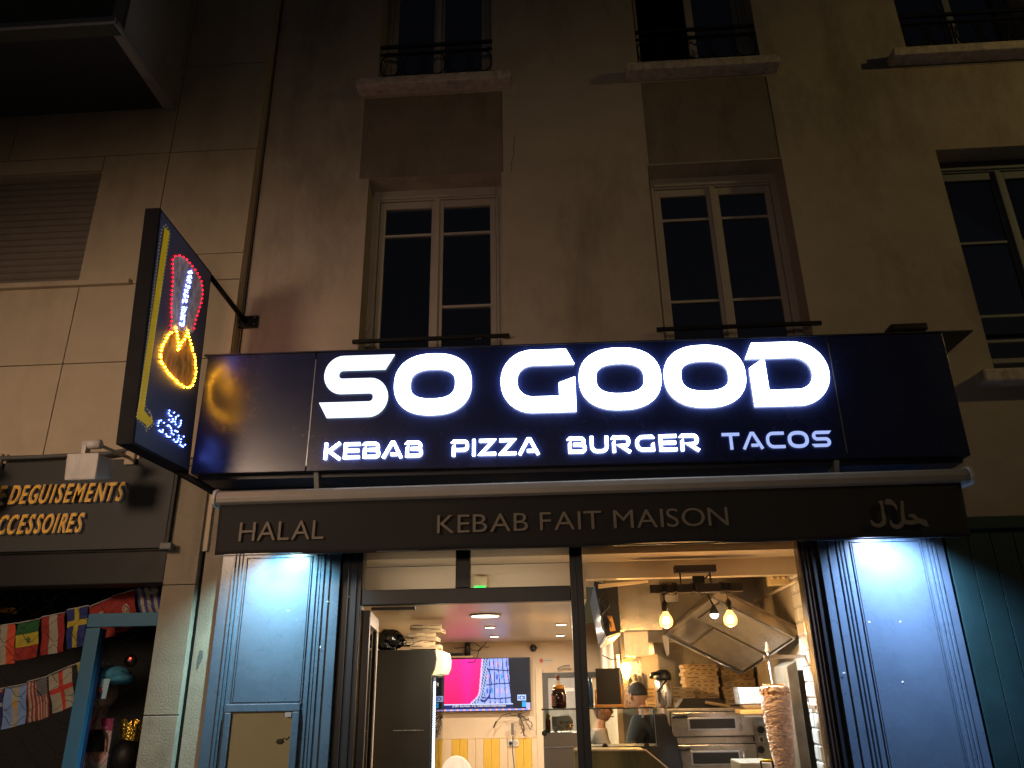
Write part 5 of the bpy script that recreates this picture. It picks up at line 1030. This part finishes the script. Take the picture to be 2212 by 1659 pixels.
# contents
q=at(1182,1578,GY+.08); t=thing('sauce_bottle','red sauce bottle with yellow cap inside the left glass case','bottle',(q[0]+.01,q[1],zm)); MB().lathe([(.020,0),(.021,.09),(.012,.105)],(q[0]+.01,q[1],zm+.003),12).build('body',M('red_sauce',(.30,.06,.02),.3),t,smooth=True); MB().lathe([(.015,.105),(.017,.125),(.008,.145)],(q[0]+.01,q[1],zm+.003),12).build('cap',M('yellow_cap',(.65,.45,.02),.4),t,smooth=True)
q=at(1200,1575,GY+.08); o=MB().lathe([(.018,0),(.024,.045)],(q[0],q[1],zm+.003),14).build('paper_cup',m_white,None,smooth=True); solo(o,'small pale paper cup inside the left glass case','cup')
q=at(1220,1572,GY+.09); mb=MB()
for k in range(34):
    c=Vector((q[0]+rnd.uniform(-.05,.06),q[1]+rnd.uniform(-.03,.05),zm+.01+rnd.uniform(0,.075))); a=Vector((rnd.uniform(-1,1),rnd.uniform(-1,1),rnd.uniform(-.4,.4)))*.03; b=Vector((rnd.uniform(-1,1),rnd.uniform(-.5,.5),rnd.uniform(-.6,.6)))*.028; mb.add([tuple(c-a),tuple(c-b),tuple(c+a),tuple(c+b)],[(0,1,2,3)])
o=mb.build('wrapped_bread',M('crumpled_paper',(.6,.55,.47),.7),None); solo(o,'pile of crumpled paper wraps in the left glass case','paper')
q=at(1205,1560,GY+.16); o=box('menu_card',m_white,None,q[0]-.05,q[0]+.10,q[1],q[1]+.005,zm+.02,zm+.12); solo(o,'blank white card standing behind the paper wraps','card')
o=box('salad_tray',M('green_salad',(.08,.16,.03),.6,var=.7,scale=60),None,gx0+.01,gx0+.06,GY+.03,GY+.12,zm+.001,zm+.022,bevel=.004); solo(o,'bit of green salad at the left end of the glass case','salad')
# pump jar
q=at(1208,1528,GY+.12); jx=q[0]; jz=zt+.007; t=thing('sauce_pump_jar','big dark sauce jar with orange lid and pump on the glass counter','jar',(jx,GY+.12,jz))
MB().lathe([(.055,0),(.063,.008),(.065,.11),(.052,.145),(.042,.155)],(jx,GY+.12,jz),24).build('jar',M('dark_sauce',(.030,.010,.008),.12,coat=.6),t,smooth=True); MB().lathe([(.048,.152),(.05,.158),(.05,.172),(.035,.184),(.012,.188)],(jx,GY+.12,jz),20).build('lid',M('orange_lid',(.60,.28,.03),.4),t,smooth=True)
MB().tube([(jx-.006,GY+.12,jz+.185),(jx-.006,GY+.12,jz+.225)],.010,8).build('pump_tube',m_white,t); MB().tube([(jx+.008,GY+.12,jz+.185),(jx+.008,GY+.12,jz+.215)],.006,8).build('pump_tube',m_white,t); MB().lathe([(.013,.222),(.013,.245),(.021,.25),(.021,.262)],(jx-.002,GY+.12,jz),12).build('pump_head',M('brown_pump',(.25,.08,.05),.4),t,smooth=True)
grid('label',m_print,t,lambda u,v:(jx+.0655*math.cos(PI*1.10+u*1.0),GY+.12+.0655*math.sin(PI*1.10+u*1.0),jz+.02+v*.085),lambda u,v:lin('#b8402a') if u<.45 else lin('#1a0f0c') if (int(v*12)%2 or u>.8) else lin('#b0a890'),14,24)
# black menu stand with wooden posts
t=thing('menu_stand','black menu slate held between two orange wooden posts on the counter','menu stand',(at(1315,1525,GY+.1)[0],GY+.1,zt+.007))
a=at(1287,1524,GY+.1); b=at(1345,1524,GY+.1); zb=zt+.007
box('base',m_owood,t,a[0]-.01,b[0]+.015,GY+.06,GY+.14,zb,zb+.022,bevel=.005)
zs1=at(1300,1444,GY+.1)[2]; box('slate',M('black_slate',(.016,.014,.012),.5),t,a[0]+.012,b[0]-.012,GY+.095,GY+.105,zb+.023,zs1)
MB().tube([(a[0]+.004,GY+.10,zb+.02),(a[0]+.004,GY+.10,zb+.14)],.010,10).build('post',m_owood,t,smooth=True); MB().tube([(b[0]-.004,GY+.10,zb+.02),(b[0]-.004,GY+.10,zb+.175)],.011,10).build('post',m_owood,t,smooth=True)
q=at(1275,1500,GY+.25); o=MB().lathe([(.022,0),(.026,.12),(.02,.20),(.012,.24)],(q[0],GY+.2,zt+.007),12).build('blue_sauce_bottle',M('blue_clear_bottle',(.10,.22,.45),.2),None,smooth=True); solo(o,'blue clear bottle just right of the dark post','bottle')
# warm lamp cluster over the prep area
q=at(1352,1440,2.55); wl_=thing('warm_work_lamp','blown-out orange work lamp glowing over the prep area','lamp',q); MB().lathe([(.03,.04),(.055,.0),(.05,-.04),(.03,-.10),(.01,-.13)],q,14).build('bulb',M('orange_lamp_glow',(1,.6,.2),.4,emit=(1,.42,.06),es=40),wl_,smooth=True)
q2=at(1336,1430,2.6); MB().tube([(q2[0],2.6,q2[2]-.05),(q2[0],2.6,q2[2]+.07)],.013,8).build('tube_bulb',M('orange_tube_glow',(1,.6,.2),.4,emit=(1,.45,.08),es=34),wl_,smooth=True); q3=at(1370,1412,2.6); MB().tube([(q3[0],2.6,q3[2]-.04),(q3[0]-.01,2.6,q3[2]+.05)],.010,8).build('tube_bulb',M('orange_tube_glow2',(1,.6,.2),.4,emit=(1,.45,.08),es=20),wl_,smooth=True)
l=bpy.data.lights.new('work_light','POINT'); l.energy=36; l.color=(1,.52,.16); l.shadow_soft_size=.05; o=bpy.data.objects.new('work_light',l); COL.objects.link(o); o.parent=wl_; o.location=(0,-.10,-.02)
o=MB().tube([at(1300,1415,2.3),at(1318,1424,2.3),at(1345,1424,2.35),at(1372,1410,2.4)],.005,5).build('lamp_flex',m_black,None); solo(o,'thin black flex sagging in front of the orange lamp','cable')
o=box('steel_backsplash',m_steel,None,.664,1.02,2.9,2.93,1.45,2.35); solo(o,'steel backsplash behind the orange lamp mirroring its glow','panel')
t=thing('knife_rack','rack of dark knives and tools on the wall behind the worker','tool rack',at(1385,1470,2.8))
for k,(px,h) in enumerate(((1362,.14),(1374,.20),(1382,.17),(1390,.22))): q=at(px,1478,2.8); box('tool',m_black,t,q[0]-.014,q[0]+.014,2.78,2.80,q[2]-h/2,q[2]+h/2,bevel=.003)
q=at(1405,1450,2.85); box('wall_cabinet',M('pale_cabinet',(.36,.33,.27),.5),t,q[0]-.09,q[0]+.09,2.84,2.898,q[2]-.22,q[2]+.17)
o=MB().tube([at(1380,1560,2.6),at(1384,1600,2.6)],.03,10).build('cup_stack',m_white,None,smooth=True); solo(o,'stack of white cups left of the worker','cups')
# ------------------------------------------------ people
def skin_mesh(verts,edges,root=0,sub_=2):
    me=bpy.data.meshes.new('b'); me.from_pydata([v[:3] for v in verts],edges,[]); o=bpy.data.objects.new('b',me); COL.objects.link(o)
    o.modifiers.new('s','SKIN'); sv=me.skin_vertices[0].data
    for i,v in enumerate(verts): r=v[3]; sv[i].radius=(r,r*(v[4] if len(v)>4 else 1)); sv[i].use_root=(i==root)
    s=o.modifiers.new('d','SUBSURF'); s.levels=sub_; s.render_levels=sub_
    dg=bpy.context.evaluated_depsgraph_get(); m2=bpy.data.meshes.new_from_object(o.evaluated_get(dg)); bpy.data.objects.remove(o)
    mb=MB(); mb.add([tuple(v.co) for v in m2.vertices],[tuple(p.vertices) for p in m2.polygons]); return mb
def person(base,height,yaw,label,shirt,trouser,lean=0,arms=((.25,.30),(.25,.30)),hairmat=None,skin=None,headyaw=0,scale_hair=1.0,sleeve='short',bulk=1.0):
    """faces -y before yaw; arms=((forward reach, drop),...)"""
    k=height/1.75; T=thing('person',label,'person',base)
    def W(x,y,z):
        y2=y-math.sin(lean)*max(0,z-.95); p=Vector((x,y2,z))*k; p.rotate(Matrix.Rotation(yaw,3,'Z')); return (base[0]+p.x,base[1]+p.y,base[2]+p.z)
    V=[];E_=[]
    def add(x,y,z,r,par=None,asp=1): V.append((*W(x,y,z),r*k,asp)); i=len(V)-1; (E_.append((par,i)) if par is not None else None); return i
    pv=add(0,0,.95,.14); wa=add(0,0,1.10,.125,pv); ch=add(0,.0,1.30,.150,wa); nk0=add(0,.01,1.43,.085,ch); nk=add(0,-.0,1.50,.055,nk0); hd_=add(0,-.01,1.56,.052,nk)
    limbs=[]
    for s,(fw,dr) in zip((-1,1),arms):
        sh=add(s*.17,.01,1.40,.062,ch); el=add(s*.25,-.06-fw*.35,1.40-.27,.043,sh); wr=add(s*.20,-.10-fw,1.40-dr,.027,el); pm=add(s*.19,-.17-fw,1.40-dr-.01,.033,wr)
        for f in range(4): a1=add(s*(.155+.022*f),-.225-fw,1.40-dr-.015,.0095,pm); add(s*(.155+.022*f),-.262-fw+.004*abs(f-1.5),1.40-dr-.04,.008,a1)
        t1=add(s*.145,-.19-fw,1.40-dr,.011,pm); add(s*.13,-.22-fw,1.40-dr-.01,.009,t1); limbs.append((sh,el))
        hp=add(s*.09,0,.88,.095,pv); kn=add(s*.10,-.02,.50,.062,hp); an=add(s*.10,.01,.09,.042,kn); add(s*.10,-.12,.045,.040,an)
    mb=skin_mesh(V,E_); hc=W(0,-.02,1.635); head_mesh(mb,hc,.118*k,yaw+headyaw); mb.build('body',skin or m_skin,T,smooth=True)
    # shirt
    V2=[];E2=[]
    def a2(x,y,z,r,par=None): V2.append((*W(x,y,z),r*k*bulk)); i=len(V2)-1; (E2.append((par,i)) if par is not None else None); return i
    p0=a2(0,0,.90,.158); p1=a2(0,0,1.10,.145,p0); p2=a2(0,.0,1.31,.165,p1); p3=a2(0,.01,1.445,.085,p2)
    for s,(fw,dr) in zip((-1,1),arms):
        sh=a2(s*.175,.01,1.40,.078,p2)
        if sleeve=='short': a2(s*.225,-.03-fw*.2,1.24,.070,sh)
        else: el=a2(s*.25,-.06-fw*.35,1.13,.058,sh); a2(s*.205,-.09-fw*.95,1.40-dr,.042,el)
    skin_mesh(V2,E2).build('shirt',shirt,T,smooth=True)
    V3=[];E3=[]
    def a3(x,y,z,r,par=None): V3.append((*W(x,y,z),r*k)); i=len(V3)-1; (E3.append((par,i)) if par is not None else None); return i
    p0=a3(0,0,.93,.15)
    for s in (-1,1): hp=a3(s*.09,0,.86,.108,p0); kn=a3(s*.10,-.02,.50,.078,hp); a3(s*.10,.01,.12,.062,kn)
    skin_mesh(V3,E3).build('trousers',trouser,T,smooth=True)
    # hair: cap over the skull
    hm=MB(); n=26;m=14; vs=[]; r=.118*k
    for i in range(m+1):
        th=(PI*.60)*i/m
        for j in range(n):
            a=2*PI*j/n; z=math.cos(th); x=math.sin(th)*math.sin(a); y=-math.sin(th)*math.cos(a); cut=.32 if y<-.25 else .02
            if z<cut: z=cut; 
            q=Vector((x*.725,y*.89+.02,z*1.035+.01))*r*1.03*scale_hair
            q.rotate(Matrix.Rotation(yaw+headyaw,3,'Z')); vs.append(tuple(Vector(hc)+q))
    hm.add(vs,[(i*n+j,i*n+(j+1)%n,(i+1)*n+(j+1)%n,(i+1)*n+j) for i in range(m) for j in range(n)]); hm.build('hair',hairmat or m_hair,T,smooth=True)
    # eyes and mouth
    for s in (-1,1):
        e=Vector((s*.040,-.093,.005))*k*1.0; e.rotate(Matrix.Rotation(yaw+headyaw,3,'Z')); MB().ball(tuple(Vector(hc)+e),.011*k,8,6).build('eye',M('dark_eye',(.03,.02,.02),.2),T,smooth=True)
    e=Vector((0,-.098,-.066))*k; e.rotate(Matrix.Rotation(yaw+headyaw,3,'Z')); MB().ball(tuple(Vector(hc)+e),.018*k,8,5,(1.1,.5,.35)).build('mouth',M('lip',(.30,.10,.08),.5),T,smooth=True)
    return T
q=at(1402,1600,1.95); person((q[0]+.15,1.95,-.10),1.80,-.55-PI*.55,'worker in a black shirt with cropped hair bending left behind the glass counter',m_shirtk,m_blackm,lean=.38,arms=((.30,.38),(.22,.32)),headyaw=-.25,sleeve='long',bulk=1.28)
q=at(1298,1552,2.9); person((q[0]-.06,2.95,-.17),1.72,PI*.5,'person seen in profile through the counter glass facing right',M('grey_tshirt',(.16,.14,.13),.9),m_blackm,lean=.10,headyaw=-.05,skin=M('dim_tan_skin',(.24,.12,.075),.5),hairmat=M('greying_hair',(.20,.15,.11),.8))
def plaid():
    m=M('dark_plaid_cotton',(.030,.026,.034),.85,var=.3,scale=6); nt=m.node_tree; N=nt.nodes;L=nt.links; b=N['Principled BSDF']; src=b.inputs['Base Color'].links[0].from_socket
    tc=N.new('ShaderNodeTexCoord'); sp=N.new('ShaderNodeSeparateXYZ'); L.new(tc.outputs['Object'],sp.inputs[0]); last=src
    for ax in ('X','Z'):
        mu=N.new('ShaderNodeMath'); mu.operation='MULTIPLY'; mu.inputs[1].default_value=26; L.new(sp.outputs[ax],mu.inputs[0]); fr=N.new('ShaderNodeMath'); fr.operation='FRACT'; L.new(mu.outputs[0],fr.inputs[0]); lt=N.new('ShaderNodeMath'); lt.operation='LESS_THAN'; lt.inputs[1].default_value=.16; L.new(fr.outputs[0],lt.inputs[0])
        mx=N.new('ShaderNodeMix'); mx.data_type='RGBA'; mx.inputs[7].default_value=(.13,.11,.12,1); L.new(lt.outputs[0],mx.inputs[0]); L.new(last,mx.inputs[6]); last=mx.outputs[2]
    L.new(last,b.inputs['Base Color']); return m
q=at(1215,1600,2.6); person((q[0]+.03,2.6,-.14),1.55,PI*.15,'customer in a dark plaid shirt at the counter, mostly hidden by the dark post',plaid(),m_blackm,arms=((.05,.5),(.05,.5)))

t=thing('added_bulkhead_led_strip','thin warm LED strip added unseen behind the door head rail to brighten the bulkhead','LED strip',(-.70,.10,2.37)); box('strip',M('added_led_tape',(.8,.7,.5),.4,emit=(1,.82,.60),es=2),t,-1.45,.05,.085,.11,2.379,2.386)
l=bpy.data.lights.new('led_strip','AREA'); l.shape='RECTANGLE'; l.size=1.5; l.size_y=.02; l.energy=2.0; l.color=(1,.80,.58); l.spread=math.radians(120); o=bpy.data.objects.new('led_strip',l); COL.objects.link(o); o.parent=t; o.location=(0,.02,.02); o.rotation_euler=(math.radians(104),0,0)  # strip and its area light added out of sight to brighten the bulkhead

P=[tuple(atx(822,1312,-2.06)),tuple(atx(855,1338,-2.06)),tuple(atx(892,1366,-2.06))]; o=MB().tube(P,.022,8).build('wall_pipe',m_white,None,smooth=True); solo(o,'pale pipe sloping along the top of the mottled left wall','pipe')
